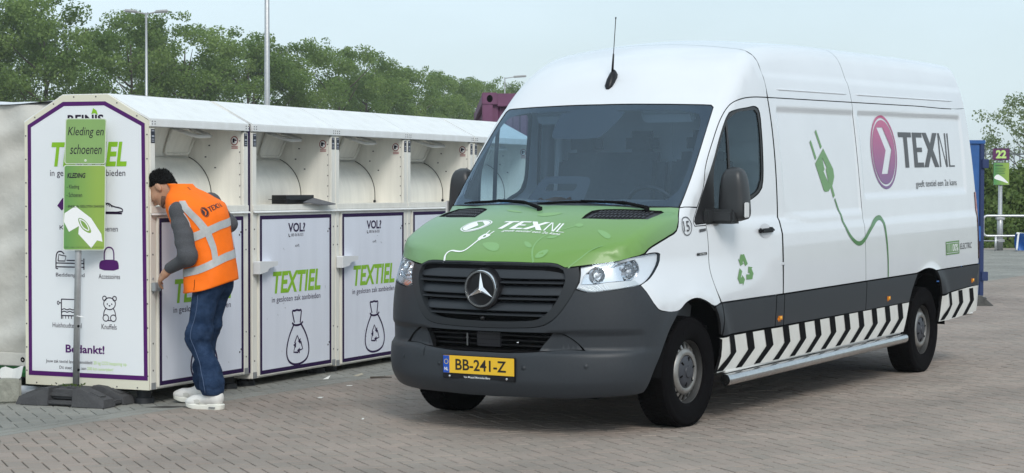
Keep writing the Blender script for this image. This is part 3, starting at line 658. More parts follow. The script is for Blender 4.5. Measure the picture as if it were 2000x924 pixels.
# headlamps
m_lh = mat('lamp_housing_silver', (.84, .85, .87), .3, metal=.15)
m_rf = mat('lamp_reflector', (.85, .86, .88), .14, metal=1)
m_rb = mat('lamp_ribbed', (.70, .71, .71), .3, metal=.5)
lens = glass_mat('lamp_lens', (.93, .95, .97), 1.45)
orange = mat('indicator_amber', (.75, .25, .02), .25, coat=.5)
RFL = [(.855,.630,.955),(.836,.642,1.006),(.803,.677,1.048),(.765,.721,1.072),(.700,.794,1.086),(.571,.866,1.098),(.544,.878,1.068),(.546,.887,1.035),(.599,.891,1.0),(.646,.878,.980),(.769,.766,.968),(.811,.709,.957)]
STR = [(.866,.614,.934),(.792,.736,.956),(.624,.888,.975),(.600,.907,.950),(.669,.874,.938),(.775,.769,.920),(.840,.670,.912)]
ld = (.75, .62, .2)
for sgn in (1, -1):
    def mir(o):
        if sgn < 0:
            o.data.transform(Matrix.Scale(-1, 4, (0, 1, 0))); o.data.flip_normals()
        return o
    hl = mir(patch('headlamp', LAMP, ld, m_lh, VAN, [RFL], .03, .003, .05, -.018, rim=m_lh))
    mir(patch('reflector_bowl', RFL, ld, m_rf, hl, (), .03, 0, 0, -.075))
    b = MB()
    A = project(RFL, ld); n = normal(A); A1 = A - n * .018; A2 = A - n * .075; k = len(A)
    b.add(np.concatenate([A1, A2]), [(i, (i + 1) % k, k + (i + 1) % k, k + i) for i in range(k)]); mir(b.build('reflector_wall', m_rf, hl))
    for (cx, cy, cz), r in (((.775, .735, 1.022), .052), ((.625, .868, 1.040), .050)):
        M4 = Matrix.Translation(Vector((cx, cy, cz)) - Vector(ld).normalized() * .075) @ Vector((1, .15, 0)).to_track_quat('Z', 'Y').to_matrix().to_4x4()
        b = MB(); b.lathe([(.012, 0), (r * .5, .006), (r * .8, .022), (r, .052)], 28, M4)
        for q in range(10):
            a = 2 * math.pi * q / 10; b.box(M4 @ Vector((r * .72 * math.cos(a), r * .72 * math.sin(a), .025)), (.012, .018, .006), M4.to_3x3() @ Matrix.Rotation(a, 3, 'Z'))
        mir(b.build('lamp_bowl', m_rf, hl, True, auto=40))
        b = MB(); b.lathe([(.001, .062), (.008, .060), (.010, .05), (.010, 0)], 14, M4); mir(b.build('lamp_bulb', mat('bulb_glass', (.8, .82, .85), .1), hl, True))
    mir(patch('light_strip', STR, ld, m_rb, hl, (), .03, 0, .01, -.010))
    b = MB(); A = project(STR, ld); n = normal(A)
    top = densify(A[0:3], .014, False); bot = densify([A[6], A[5], A[4]], .014, False); m_ = min(len(top), len(bot))
    for i in range(1, m_ - 1):
        p, q = top[int(i * len(top) / m_)], bot[int(i * len(bot) / m_)]; b.tube([p - n[1] * .008, q - n[1] * .008], .0028, 5)
    mir(b.build('strip_rib', m_rf, hl))
    mir(patch('lamp_lens', LAMP, ld, lens, hl, (), .03, .003, 0, 0))
    # black shut line above the lamp
    mir(patch('lamp_seal', [(.838,.612,1.066),(.703,.785,1.104),(.474,.882,1.131),(.342,.895,1.134),(.342,.893,1.128),(.474,.88,1.123),(.703,.785,1.094),(.838,.613,1.058)], (.6, .6, .5), blkm, VAN, (), .04, 0, .01, -.004))

# ------------------------------------------------------------------ the van's lower sides, wheels, interior, print
chev_w = mat('van_sill_white', (.74, .74, .71), .35, noise=(5, .5, (.55, .53, .48)))
MB_ = [(-.345,1.0,.770),(-.36,1.0,.66),(-.355,1.0,.560)]
segs = [[(-.225,1.01,.757),(-.340,1.0,.770),(-.352,1.0,.66),(-.345,1.0,.560),(-.335,1.0,.572),(-.31,1.0,.645),(-.27,1.0,.705)],
        [(-.352,1.0,.770),(-.364,1.0,.66),(-.357,1.0,.558),(-1.165,1.01,.557),(-1.170,1.02,.770)],
        [(-1.178,1.02,.770),(-1.173,1.02,.557),(-1.30,1.02,.556),(-1.297,1.02,.770)],
        [(-1.305,1.02,.770),(-1.308,1.02,.556),(-2.856,1.02,.552),(-2.856,1.02,.770)],
        [(-2.864,1.02,.770),(-2.864,1.02,.552),(-3.815,1.02,.552),(-3.88,1.02,.66),(-3.96,1.03,.745),(-3.985,1.03,.770)],
        [(-4.42,1.04,.770),(-4.50,1.04,.69),(-4.56,1.03,.62),(-4.595,1.03,.565),(-5.50,1.0,.59),(-5.68,.9,.59),(-5.75,.80,.60),(-5.77,.80,.77),(-5.5,1.0,.770)]]
for k, sg in enumerate(segs):
    patch('side_moulding', sg, (-.12 if k == 5 else 0, 1, .05), grey, VAN, (), .06, .002, .02, .009, 'copy')
def ch_mesh(x0, x1, z0, z1, m, name, par=None):
    return patch(name, [(x0, .99, z0), (x1, .99, z0), (x1, 1.0, z1), (x0, 1.0, z1)], (0, 1, 0), m, par or VAN, (), .06, 0, 0, .0105)
patch('sill_panel', [(-.330,.99,.545),(-.362,.99,.535),(-.375,.98,.42),(-.34,.97,.312),(-.47,.97,.318),(-3.745,.99,.318),(-3.78,.99,.43),(-3.815,1.0,.548)], (0, 1, 0), chev_w, VAN, (), .05, 0, .02, .008, 'copy')
patch('sill_panel', [(-4.605,1.0,.555),(-4.60,1.0,.44),(-4.585,.99,.335),(-5.0,.99,.335),(-5.40,.97,.355),(-5.60,.9,.37),(-5.66,.88,.585),(-5.50,1.0,.585)], (-.12, 1, 0), chev_w, VAN, (), .05, 0, .02, .008, 'copy')
def sill_art(q): return np.stack([q[:, 0], np.full(len(q), 1.0), q[:, 1]], 1)
def chevron(x, w=.105, zt=.548, zm=.432, zb=.322, lean=.05):
    # top edge, elbow to the rear (seen from the side the point faces backwards)
    return fill([[(x, zt), (x - w, zt), (x - w - lean, zm), (x - w * .92 + .115, zb), (x + .115, zb), (x - lean, zm)]], .06)
for k in range(12):
    x = -.44 - .2825 * k
    surf_art('sill_chevron', chevron(x), (0, 1, 0), sill_art, blkm, VAN, .0105)
for k in range(3):
    x = -4.73 - .29 * k
    surf_art('sill_chevron', chevron(x, zt=.570, zm=.46, zb=.342), (-.12, 1, 0), sill_art, blkm, VAN, .0105)
b = MB(); b.b2(-3.74, -.46, .955, .985, .300, .318, .004); b.build('sill_flange', mat('flange_white', (.7, .7, .68), .4), VAN)
steel = mat('brushed_steel', (.62, .62, .62), .26, metal=1, noise=(30, .15))
for sgn in (1, -1):
    b = MB(); b.tube([(-.40, sgn * 1.005, .262), (-.44, sgn * 1.01, .262), (-3.70, sgn * 1.01, .262), (-3.75, sgn * 1.005, .262)], .038, 20)
    b.build('side_bar', steel, VAN, True, auto=50)
    for x in (-.9, -2.0, -3.2):
        b = MB(); b.tube([(x, sgn * 1.0, .265), (x, sgn * .80, .33)], .018, 8); b.build('side_bar_bracket', blkm, VAN, True)
for x, z in ((-1.235, .612), (-3.335, .614), (-5.386, .640)):
    y = float(Yof(np.array([x]), np.array([z]))[0])
    b = MB(); b.b2(x - .034, x + .034, y - .01, y + .020, z - .026, z + .026, .012); o = b.build('side_marker', orange, VAN, True, auto=60)
    b = MB(); b.lathe([(.001, .006), (.010, .004), (.012, 0)], 12, Matrix.Translation((x, y + .019, z)) @ Matrix.Rotation(math.radians(-90), 4, 'X')); b.build('marker_lens', mat('amber_bright', (.85, .45, .05), .2), o, True)
# underbody, arch liners, rear bumper
b = MB(); b.b2(-5.5, .60, -.60, .60, .22, .62); b.b2(-3.75, -.5, -.93, .93, .32, .60); b.b2(-5.6, -4.75, -.93, .93, .36, .60); b.build('underbody', blkm, VAN)
for cx, cz in ((0, .345), (-4.325, .277)):
    for sgn in (1, -1):
        v = []; f = []
        for k in range(25):
            a = math.radians(2 + 176 * k / 24); 
            for y in (.55, .985): v.append((cx + .475 * math.cos(a), sgn * y, cz + .475 * math.sin(a)))
            if k: f.append((2 * k - 2, 2 * k - 1, 2 * k + 1, 2 * k))
        c = len(v); v.append((cx, sgn * .55, cz)); f += [(2 * k, 2 * k + 2, c) for k in range(24)]
        pymesh('arch_liner', v, f, blkm, VAN)
b = MB(); b.b2(-5.88, -5.62, -.80, .80, .40, .58, .04); b.build('rear_bumper', grey, VAN, True, auto=40)
b = MB(); b.b2(-5.86, -5.79, .80, .86, .66, .79, .012); b.build('door_stop', mat('pale_plastic', (.6, .6, .6), .5), VAN, True, auto=40)

# wheels
tyre_m = mat('tyre_rubber', (.0055, .005, .0058), .85, spec=.06, noise=(25, .25), bump=(300, .15))
rimm = mat('rim_silver', (.36, .35, .335), .40, metal=.7, noise=(12, .4))
capm = mat('hub_cap_grey', (.045, .048, .058), .45, spec=.3)
def wheel(loc, steer, sgn):
    w = empty('wheel', loc); w.parent = VAN; w.rotation_euler = (0, 0, steer)
    R = Matrix.Rotation(math.radians(-90), 4, 'X') if sgn > 0 else Matrix.Rotation(math.radians(90), 4, 'X')   # local Z -> outward
    b = MB()
    b.lathe([(.203, .085), (.212, .100), (.225, .106), (.27, .116), (.305, .112), (.318, .108), (.322, .110), (.338, .100), (.348, .085), (.352, .06), (.354, 0), (.352, -.06), (.348, -.085), (.335, -.102), (.27, -.116), (.22, -.1), (.203, -.085)], 72, R)
    t = b.build('tyre', tyre_m, w, True, auto=60)
    b = MB()
    for k in range(72):                                          # tread lugs
        a = 2 * math.pi * k / 72
        for h0, h1, sh in ((.050, .094, 0), (.005, .040, .4), (-.040, -.005, 0), (-.094, -.050, .4)):
            aa = a + sh * 2 * math.pi / 72; rr = .3535 if abs(h0 + h1) < .1 else .351
            c = R @ Vector((rr * math.cos(aa), rr * math.sin(aa), (h0 + h1) / 2))
            b.box(c, (.007, .024, h1 - h0), R.to_3x3() @ Matrix.Rotation(aa, 3, 'Z'))
    b.build('tread', tyre_m, t, kind='stuff')
    b = MB(); b.lathe([(.204, .080), (.197, .060), (.192, .030), (.196, -.08)], 64, R); b.build('rim_barrel', mat('rim_dark', (.05, .05, .05), .5, metal=.3), w, True)
    b = MB(); b.lathe([(.207, .090), (.214, .094), (.216, .088), (.205, .080)], 64, R)
    b.lathe([(.146, .046), (.150, .066), (.140, .078), (.122, .082), (.108, .078), (.104, .066)], 64, R)
    for k in range(20):                                          # webs between the vent holes
        a = 2 * math.pi * (k + .5) / 20; c = R @ Vector((.166 * math.cos(a), .166 * math.sin(a), .050))
        b.box(c, (.056, .026, .010), R.to_3x3() @ Matrix.Rotation(a, 3, 'Z') @ Matrix.Rotation(math.radians(22), 3, 'Y'), .003)
    b.lathe([(.186, .036), (.196, .040)], 64, R)
    b.build('rim', rimm, w, True, auto=40)
    b = MB(); b.lathe([(.001, .03), (.19, .03)], 48, R); b.lathe([(.19, -.02), (.001, -.02)], 48, R); b.build('brake_disc', blkm, w)
    b = MB(); b.lathe([(.001, .098), (.022, .100), (.036, .098), (.040, .090), (.075, .086), (.096, .078), (.106, .066)], 48, R)
    hc = b.build('hub_cap', capm, w, True, auto=40)
    for k in range(6):
        a = 2 * math.pi * k / 6 + .3; c = R @ Vector((.082 * math.cos(a), .082 * math.sin(a), .0845)); bb = MB(); bb.box(c, (.026, .009, .008), R.to_3x3() @ Matrix.Rotation(a, 3, 'Z')); bb.build('cap_slot', blkm, hc)
    b = MB(); c = R @ Vector((.275 * math.cos(-1.2), .275 * math.sin(-1.2), .115)); b.lathe([(.001, .003), (.010, .003), (.011, 0)], 12, Matrix.Translation(c) @ R); b.build('tyre_mark', blkm, t)
wheel((0, .845, .352), math.radians(-2), 1); wheel((0, -.845, .352), math.radians(-2), -1)
wheel((-4.325, .865, .284), 0, 1); wheel((-4.325, -.865, .284), 0, -1)

# door glass, mirrors, handles
trim = mat('window_trim', (.02, .02, .022), .4)
PANE1 = [(-.665,.9,1.965),(-.80,.905,2.02),(-.956,.912,2.038),(-1.075,.917,2.045),(-1.105,.92,2.02),(-1.113,.936,1.921),(-1.108,.948,1.752),(-1.09,.957,1.57),(-1.045,.957,1.51),(-.885,.95,1.455),(-.70,.94,1.40),(-.655,.94,1.40)]
PANE2 = [(-.632,.9,1.93),(-.622,.94,1.395),(-.45,.93,1.36),(-.42,.925,1.38),(-.44,.915,1.66),(-.52,.91,1.79)]
patch('window_frame', WIN, (0, 1, .12), trim, VAN, [PANE1, PANE2], .05, .004, .02, -.004, 'copy')
patch('window_pane', PANE1, (0, 1, .12), sgl, VAN, (), .08, -.004, 0, -.010, 'copy')
patch('window_pane', PANE2, (0, 1, .12), sgl, VAN, (), .08, -.004, 0, -.010, 'copy')
for sgn in (1, -1):
    b = MB(); n = 22; prof = []
    # housing: rounded box section swept upward
    for k in range(n + 1):
        t = k / n; z = 1.305 + .355 * t
        e = math.sqrt(max(0, 1 - abs(2 * t - 1) ** (4.5 if t > .5 else 9))); e = max(e, .02)
        w0, w1 = .955 + .035 * t ** 2.5, 1.165 - .035 * t ** 1.6; cy = (w0 + w1) / 2; hy = (w1 - w0) / 2 * (.35 + .65 * e); hx = .085 * e
        for q in range(24):
            a = 2 * math.pi * q / 24; c, s = math.cos(a), math.sin(a)
            prof.append((-.445 + hx * math.copysign(abs(c) ** .75, c) * (1 if c > 0 else .8), sgn * (cy + hy * math.copysign(abs(s) ** .5, s)), z))
    f = [(k * 24 + q, k * 24 + (q + 1) % 24, k * 24 + 24 + (q + 1) % 24, k * 24 + 24 + q) for k in range(n) for q in range(24)] + [tuple(range(24)), tuple(range(n * 24, n * 24 + 24))]
    b.add(prof, f); mr = b.build('door_mirror', blk if False else mat('mirror_grey', (.030, .032, .035), .42), VAN, True, auto=60)
    b = MB(); b.box((-.40, sgn * 1.00, 1.338), (.15, .20, .095), None, .02); b.box((-.34, sgn * .935, 1.34), (.18, .04, .10), None, .012); b.build('mirror_arm', mat('mirror_grey', (.03, .032, .035), .42), mr, True, auto=40)
    b = MB(); b.b2(-.503, -.49, sgn * 1.0, sgn * 1.11, 1.36, 1.60); b.build('mirror_glass', chrome, mr)
    b = MB(); b.box((-.40, sgn * 1.163, 1.38), (.06, .012, .10), None, .005); b.build('mirror_indicator', mat('clear_plastic', (.7, .7, .7), .2), mr, True, auto=40)
    y = float(Yof(np.array([-1.06]), np.array([1.223]))[0])
    rec = surf_art('handle_recess', fill([ellipse(-1.06, 1.220, .085, .050, 28)], .03), (0, 1, 0), lambda q: np.stack([q[:, 0], np.full(len(q), 1.0), q[:, 1]], 1), mat('recess_white', (.55, .55, .57), .3, coat=.5), VAN)
    if sgn < 0: rec.data.transform(Matrix.Scale(-1, 4, (0, 1, 0))); rec.data.flip_normals()
    b = MB(); b.box((-1.055, sgn * (y + .022), 1.224), (.20, .020, .030), None, .009); b.box((-.965, sgn * (y + .008), 1.224), (.025, .03, .034), None, .008); b.box((-1.135, sgn * (y + .008), 1.226), (.05, .035, .036), None, .010)
    b.build('door_handle', blk, VAN, True, auto=40)
b = MB(); b.box((-1.30, 1.03, .985), (.045, .006, .020), None, .002); b.build('door_hinge_cover', white, VAN)

for xa, xb in ((-1.45, -2.80), (-2.92, -5.25)):           # pressed bead along the roof side
    xs_ = np.linspace(xa, xb, 24); ys_ = Yof(xs_, np.full(24, 2.20)); b = MB()
    b.tube([(x, y - .002, 2.20) for x, y in zip(xs_, ys_)], [.001] + [.008] * 22 + [.001], 8); b.build('roof_bead', white, VAN, True)
# antenna
zt = float(Zof(np.array([-.70]), np.array([0.]))[0]); an = Vector(normal(np.array([[-.70, 0, zt]]))[0])
b = MB(); q = an.to_track_quat('Z', 'X').to_matrix().to_4x4(); MA = Matrix.Translation((-.70, 0, zt)) 
v = []; fwd = Vector((an.z, 0, -an.x)); base = Vector((-.70, 0, zt))
secs = [(.075, .012, .006), (.05, .030, .026), (0, .034, .040), (-.05, .030, .046), (-.085, .018, .044)]
for s_, w_, h_ in secs:
    c = base + fwd * s_
    for a in range(9):
        t = math.pi * a / 8; v.append(c + Vector((0, w_ * math.cos(t), 0)) + an * (h_ * math.sin(t) + (-.012 if a in (0, 8) else 0)))
f = [(i * 9 + a, i * 9 + a + 1, i * 9 + 10 + a, i * 9 + 9 + a) for i in range(4) for a in range(8)] + [tuple(range(9)), tuple(range(36, 45))]
b.add(v, f); an_o = b.build('antenna', blk, VAN, True, auto=50)
p0 = base + an * .042 - fwd * .065; dr = (Vector((-.12, .012, 1))).normalized()
b = MB(); b.tube([p0, p0 + dr * .12, p0 + dr * .125, p0 + dr * .365, p0 + dr * .368, p0 + dr * .38], [.009, .006, .003, .0028, .005, .005], 8); b.build('antenna_mast', blk, an_o, True)

# cabin: dashboard, seats, wheel, bulkhead
dash = mat('dashboard_grey', (.09, .095, .10), .6)
b = MB(); b.prism([(.10, 1.36), (-.12, 1.40), (-.34, 1.385), (-.40, 1.34), (-.38, 1.20), (-.30, 1.0), (-.2, .6), (.10, .6)], 'y', -.84, .84); b.build('dashboard', dash, VAN, fix=True)
b = MB(); b.box((-.30, .42, 1.40), (.20, .44, .09), None, .035); b.box((-.22, -.42, 1.398), (.30, .6, .03), None, .012); b.box((-.36, 0, 1.36), (.05, .30, .17), None, .02); b.build('instrument_hood', dash, VAN, True, auto=40)
seat_m = mat('seat_fabric', (.05, .055, .065), .9, noise=(40, .3))
for y, wd_ in ((.42, .50), (-.30, .92)):
    b = MB(); b.box((-.95, y, .98), (.55, wd_, .20), None, .06); b.box((-1.22, y, 1.38), (.18, wd_ - .04, .78), Matrix.Rotation(math.radians(-10), 3, 'Y'), .07); st = b.build('seat', seat_m, VAN, True, auto=50)
    for hy in ([y] if wd_ < .6 else [y - .23, y + .23]):
        b = MB(); b.box((-1.30, hy, 1.83), (.12, .26, .18), None, .05); b.build('headrest', seat_m, st, True, auto=50)
b = MB(); MS = Matrix.Translation((-.52, .42, 1.36)) @ Matrix.Rotation(math.radians(-62), 4, 'Y')
b.tube([MS @ Vector((.19 * math.cos(a), .19 * math.sin(a), 0)) for a in np.linspace(0, 2 * math.pi, 33)], .015, 8, False)
b.box(MS @ Vector((0, 0, -.01)), (.12, .16, .04), MS.to_3x3(), .02); b.box(MS @ Vector((0, .1, 0)), (.03, .16, .015), MS.to_3x3()); b.box(MS @ Vector((0, -.1, 0)), (.03, .16, .015), MS.to_3x3()); b.build('steering_wheel', blk, VAN, True, auto=50)
lin = mat('cab_lining', (.50, .52, .54), .7)
b = MB(); b.b2(-1.47, -1.45, -.90, .90, .55, 2.2); b.b2(-1.45, -1.44, -.78, .10, 1.42, 2.0); b.build('bulkhead', lin, VAN)
b = MB()
for i, z in enumerate(np.arange(1.2, 2.1, .16)): b.b2(-1.452, -1.435, -.86, .86, z, z + .05, .008)
b.build('bulkhead_rib', lin, VAN, kind='stuff')
b = MB(); b.b2(-5.5, -1.50, -.80, .80, .64, 2.24); b.build('load_space_blocker', blkm, VAN)  # added solid dark box, unseen; keeps daylight from showing through the panel seams
b = MB(); b.b2(-1.46, -.98, -.78, .78, 2.16, 2.18); b.build('headliner', lin, VAN)
b = MB(); b.b2(-1.46, .3, -.88, .88, .60, .62); b.build('cab_floor', blkm, VAN)
for sgn in (1, -1):
    b = MB(); b.box((-.74, sgn * .42, 2.01), (.05, .40, .10), Matrix.Rotation(.6, 3, 'Y'), .02); b.build('sun_visor', lin, VAN, True, auto=40)
b = MB(); b.tube([(-1.40, -.80, 2.1), (-1.30, -.80, 1.3)], .03, 8); b.build('grab_rail', mat('pale_plastic', (.6, .6, .6), .5), VAN, True)
b = MB(); b.box((-.02, .35, 1.39), (.30, .55, .004), Matrix.Rotation(.3, 3, 'Z')); b.build('paper_sheet', mat('paper', (.75, .75, .72), .7), VAN)

# number plate
plm = mat('plate_yellow', (.85, .52, .03), .35); 
XP = 1.034; b = MB(); b.b2(XP - .02, XP, -.268, .262, .352, .500, .004); pl = b.build('number_plate_holder', blk, VAN)
pm = lambda q, o=0: np.stack([np.full(len(q), XP + .006 + o), q[:, 0], q[:, 1]], 1)
b = MB(); b.b2(XP, XP + .006, -.26, .26, .387, .497, .002); b.build('number_plate', plm, pl)
P2 = lambda o: (lambda q: pm(q, o))
art('plate_band', fill([[(-.259, .388), (-.213, .388), (-.213, .496), (-.259, .496)]]), P2(.0008), mat('plate_blue', (.01, .08, .45), .4), pl)
dk = mat('plate_black', (.015, .012, .01), .4)
art('plate_text', tbox('BB-241-Z', -.168, .408, .205, .478, .018), P2(.001), dk, pl)
yl = mat('star_yellow', (.85, .65, .05), .4)
art('plate_text', tbox('NL', -.250, .402, -.222, .423, .02), P2(.0016), wprint, pl)
art('plate_star', merge(*[fill([ellipse(-.236 + .014 * math.cos(a), .458 + .014 * math.sin(a), .0028, .0028, 6)]) for a in np.linspace(0, 2 * math.pi, 12, endpoint=False)]), P2(.0016), yl, pl)['kind'] = 'stuff'
art('plate_text', tbox('Van Mossel Mercedes-Benz', -.11, .360, .085, .3725, .01), P2(-.0040), wprint, pl)
for y in (-.215, .205):
    b = MB(); b.lathe([(.001, .004), (.007, .003), (.008, 0)], 10, Matrix.Translation((XP, y, .367)) @ Matrix.Rotation(math.radians(90), 4, 'Y')); b.build('plate_screw', chrome, pl)

# print on the side
sd3 = lambda q: np.stack([q[:, 0], np.full(len(q), 1.0), q[:, 1]], 1)
def side_art(name, vt, m, off=.003): return surf_art(name, vt, (0, 1, 0), sd3, m, VAN, off)
lettr = mat('lettering_dark_grey', (.075, .076, .082), .35, spec=.3)
pgreen = mat('plug_green', (.10, .26, .055), .3, coat=.4)
dgreen = mat('cable_green', (.055, .19, .045), .3, coat=.4)
# purple to magenta oval with ring and arrow
m_ov = bpy.data.materials.new('oval_gradient'); m_ov.use_nodes = True; t_ = m_ov.node_tree; bs = t_.nodes['Principled BSDF']; bs.inputs['Roughness'].default_value = .3; bs.inputs['Coat Weight'].default_value = .4
tcx = N(t_, 'ShaderNodeTexCoord'); sx = N(t_, 'ShaderNodeSeparateXYZ'); mr_ = N(t_, 'ShaderNodeMapRange'); mr_.inputs['From Min'].default_value = 1.48; mr_.inputs['From Max'].default_value = 2.04
cr = N(t_, 'ShaderNodeValToRGB'); cr.color_ramp.elements[0].color = (.14, .035, .20, 1); cr.color_ramp.elements[1].color = (.50, .045, .17, 1)
t_.links.new(tcx.outputs['Object'], sx.inputs[0]); t_.links.new(sx.outputs['Z'], mr_.inputs['Value']); t_.links.new(mr_.outputs['Result'], cr.inputs[0]); t_.links.new(cr.outputs[0], bs.inputs['Base Color'])
oc = (-3.455, 1.758)
side_art('oval_logo', merge(fill([ellipse(*oc, .283, .292, 48), ellipse(*oc, .262, .270, 48)], None), fill([ellipse(*oc, .246, .254, 48), [(-3.340,1.952),(-3.468,1.953),(-3.625,1.778),(-3.502,1.587),(-3.369,1.586),(-3.492,1.772)]], .06)), m_ov)
for v, t in letters(): v = v.copy(); v[:, 0] = -3.805 - v[:, 0] * 1.325; v[:, 1] = 1.632 + v[:, 1] * .287; side_art('letter', (v, t[:, ::-1]), lettr)
def mtext(body, x0, z0, x1, z1, bold=0, shear=0):   # reads from the front of the van towards its rear
    v, t = text(body, bold, shear); u = v.copy(); u[:, 0] = x0 + v[:, 0] * (x1 - x0); u[:, 1] = z0 + v[:, 1] * (z1 - z0); return u, (t[:, ::-1] if x1 < x0 else t)
side_art('lettering', mtext('geeft textiel een 2e kans', -4.13, 1.455, -5.145, 1.525), lettr)
side_art('plug_print', fill([[(-2.04,1.675),(-2.215,1.785),(-2.375,1.633),(-2.385,1.575),(-2.34,1.515),(-2.255,1.470),(-2.19,1.466),(-2.165,1.48)], [(-2.178,1.720),(-2.252,1.645),(-2.234,1.631),(-2.265,1.531),(-2.187,1.617),(-2.210,1.632)]]), pgreen)
side_art('plug_print', merge(ribbon([(-1.985,1.838),(-2.06,1.708)], .032), ribbon([(-2.10,1.915),(-2.178,1.790)], .032), fill([[(-2.298,1.496),(-2.332,1.510),(-2.371,1.437),(-2.338,1.417)]])), pgreen)
cab2 = smooth_poly([(-2.364,1.412),(-2.419,1.332),(-2.461,1.221),(-2.552,1.131),(-2.670,1.074),(-2.763,1.062),(-2.863,1.096),(-2.970,1.163),(-3.112,1.236),(-3.215,1.254),(-3.271,1.226),(-3.300,1.152),(-3.322,1.05),(-3.335,.934),(-3.332,.778)], False)
side_art('cable_print', ribbon(cab2, np.interp(np.arange(len(cab2)), [0, len(cab2) * .4, len(cab2) * .68, len(cab2) - 1], [.022, .034, .040, .016])), dgreen)
# 100% electric battery mark, recycling arrows, fleet number, small badges
side_art('battery_print', merge(fill([[(-4.70,.888),(-5.045,.888),(-5.045,1.0),(-4.70,1.0)], [(-4.712,.898),(-5.033,.898),(-5.033,.990),(-4.712,.990)]]), fill([[(-4.722,.906),(-5.023,.906),(-5.023,.982),(-4.722,.982)]])), pgreen)
side_art('battery_print', merge(mtext('100%', -4.84, .912, -5.015, .976, .02, .15), *[ribbon([(-4.745 - .028 * k, .912), (-4.745 - .028 * k, .976)], .008) for k in range(3)]), wprint, .004)
side_art('lettering', mtext('ELECTRIC', -5.07, .922, -5.385, .972, .0, .2), lettr)
rc = np.array([-.722, .965]); R3 = []
tri_ = np.array([(-.735, 1.070), (-.592, .862), (-.852, .862)])
for k in range(3):
    a = math.radians(120 * k); rot = np.array([[math.cos(a), -math.sin(a)], [math.sin(a), math.cos(a)]])
    S_ = np.array([.125, .112])
    for q in ([(-.42, .38), (-.08, .98), (.10, .98), (.18, .86), (-.12, .26)], [(.16, .98), (.30, .98), (.47, .66), (.60, .74), (.42, .30), (.02, .42), (.14, .50), (.02, .74)]):
        R3.append(fill([[tuple(rc + (rot @ np.array(p)) * S_) for p in q]]))
for piece in R3: side_art('recycling_arrow', piece, pgreen)
fi = (-.018, 1.285)
sm = lambda vt, m, nm: surf_art(nm, vt, (.3, 1, .1), lambda q: np.stack([q[:, 0], .915 + 0 * q[:, 0], q[:, 1]], 1), m, VAN, .005)
el = ellipse(*fi, .062, .062, 32)
sm(merge(fill([el, (el - fi) * .90 + fi]), mtext('15', .020, 1.25, -.050, 1.318, .004)), lettr, 'fleet_number')
sm(fill([[(-.172, 1.238), (-.254, 1.245), (-.254, 1.262), (-.172, 1.258)]]), lettr, 'small_badge')
sm(fill([[(-.125, 1.088), (-.252, 1.090), (-.252, 1.106), (-.125, 1.105)]]), blk, 'name_badge')
sm(mtext('ELECTRIC', -.14, 1.092, -.238, 1.101), wprint, 'badge_text')

# ------------------------------------------------------------------ textile containers
CA = math.radians(24.1422); C0 = np.array([-2.536, 13.5401, 0.0])
SD = np.array([math.sin(CA), math.cos(CA), 0]); YD = np.array([-math.cos(CA), math.sin(CA), 0])
def cpt(s, y=0, z=0): return C0 + SD * s + YD * y + np.array([0, 0, z])
CROT = math.atan2(SD[1], SD[0])
cream = mat('container_cream', (.86, .84, .77), .38, noise=(9, .16), streak=True)
whitec = mat('container_white', (.80, .81, .81), .35, noise=(8, .6, (.66, .66, .63)), streak=True)
panel = mat('door_print_pale', (.78, .81, .90), .32, noise=(9, .5, (.69, .72, .81)), streak=True)
endp = mat('end_print_white', (.82, .84, .86), .3, noise=(3, .4, (.78, .81, .84)))
purple = mat('print_purple', (.085, .012, .13), .4, spec=.25)
dpurple = mat('print_dark_purple', (.024, .008, .055), .45, spec=.12)
lime = mat('print_lime', (.26, .52, .03), .45, spec=.2)
limel = mat('print_pale_lime', (.50, .72, .22), .4)
ink = mat('print_ink', (.025, .014, .036), .5, spec=.12)
stk = mat('sticker_black', (.015, .017, .03), .35)
redm = mat('sticker_red', (.28, .02, .02), .4)
footm = mat('foot_rubber', (.012, .014, .018), .6)
dirt = mat('seam_dirt', (.10, .09, .07), .8)
def MBb(par, name, m, *boxes, smooth=False, bev=.003):
    b = MB()
    for q in boxes: b.b2(*q, bev)
    return b.build(name, m, par)
def front(y): return lambda q: np.stack([q[:, 0], np.full(len(q), y), q[:, 1]], 1)
def frame_poly(x0, z0, x1, z1, w): return fill([[(x0, z0), (x1, z0), (x1, z1), (x0, z1)], [(x0 + w, z0 + w), (x1 - w, z0 + w), (x1 - w, z1 - w), (x0 + w, z1 - w)]])
def arrow_rec(cx, cz, r):
    out = []
    for k in range(3):
        a = math.radians(120 * k); R2 = np.array([[math.cos(a), -math.sin(a)], [math.sin(a), math.cos(a)]])
        pts = np.array([(-.62, .28), (-.12, .98), (.30, .45)]) * r
        P = [np.array([cx, cz]) + R2 @ p for p in pts]; out.append(ribbon(P, r * .17))
        hd_ = np.array([(.02, .42), (.52, .70), (.48, .10)]) * r; out.append(fill([[np.array([cx, cz]) + R2 @ p for p in hd_]]))
    return out
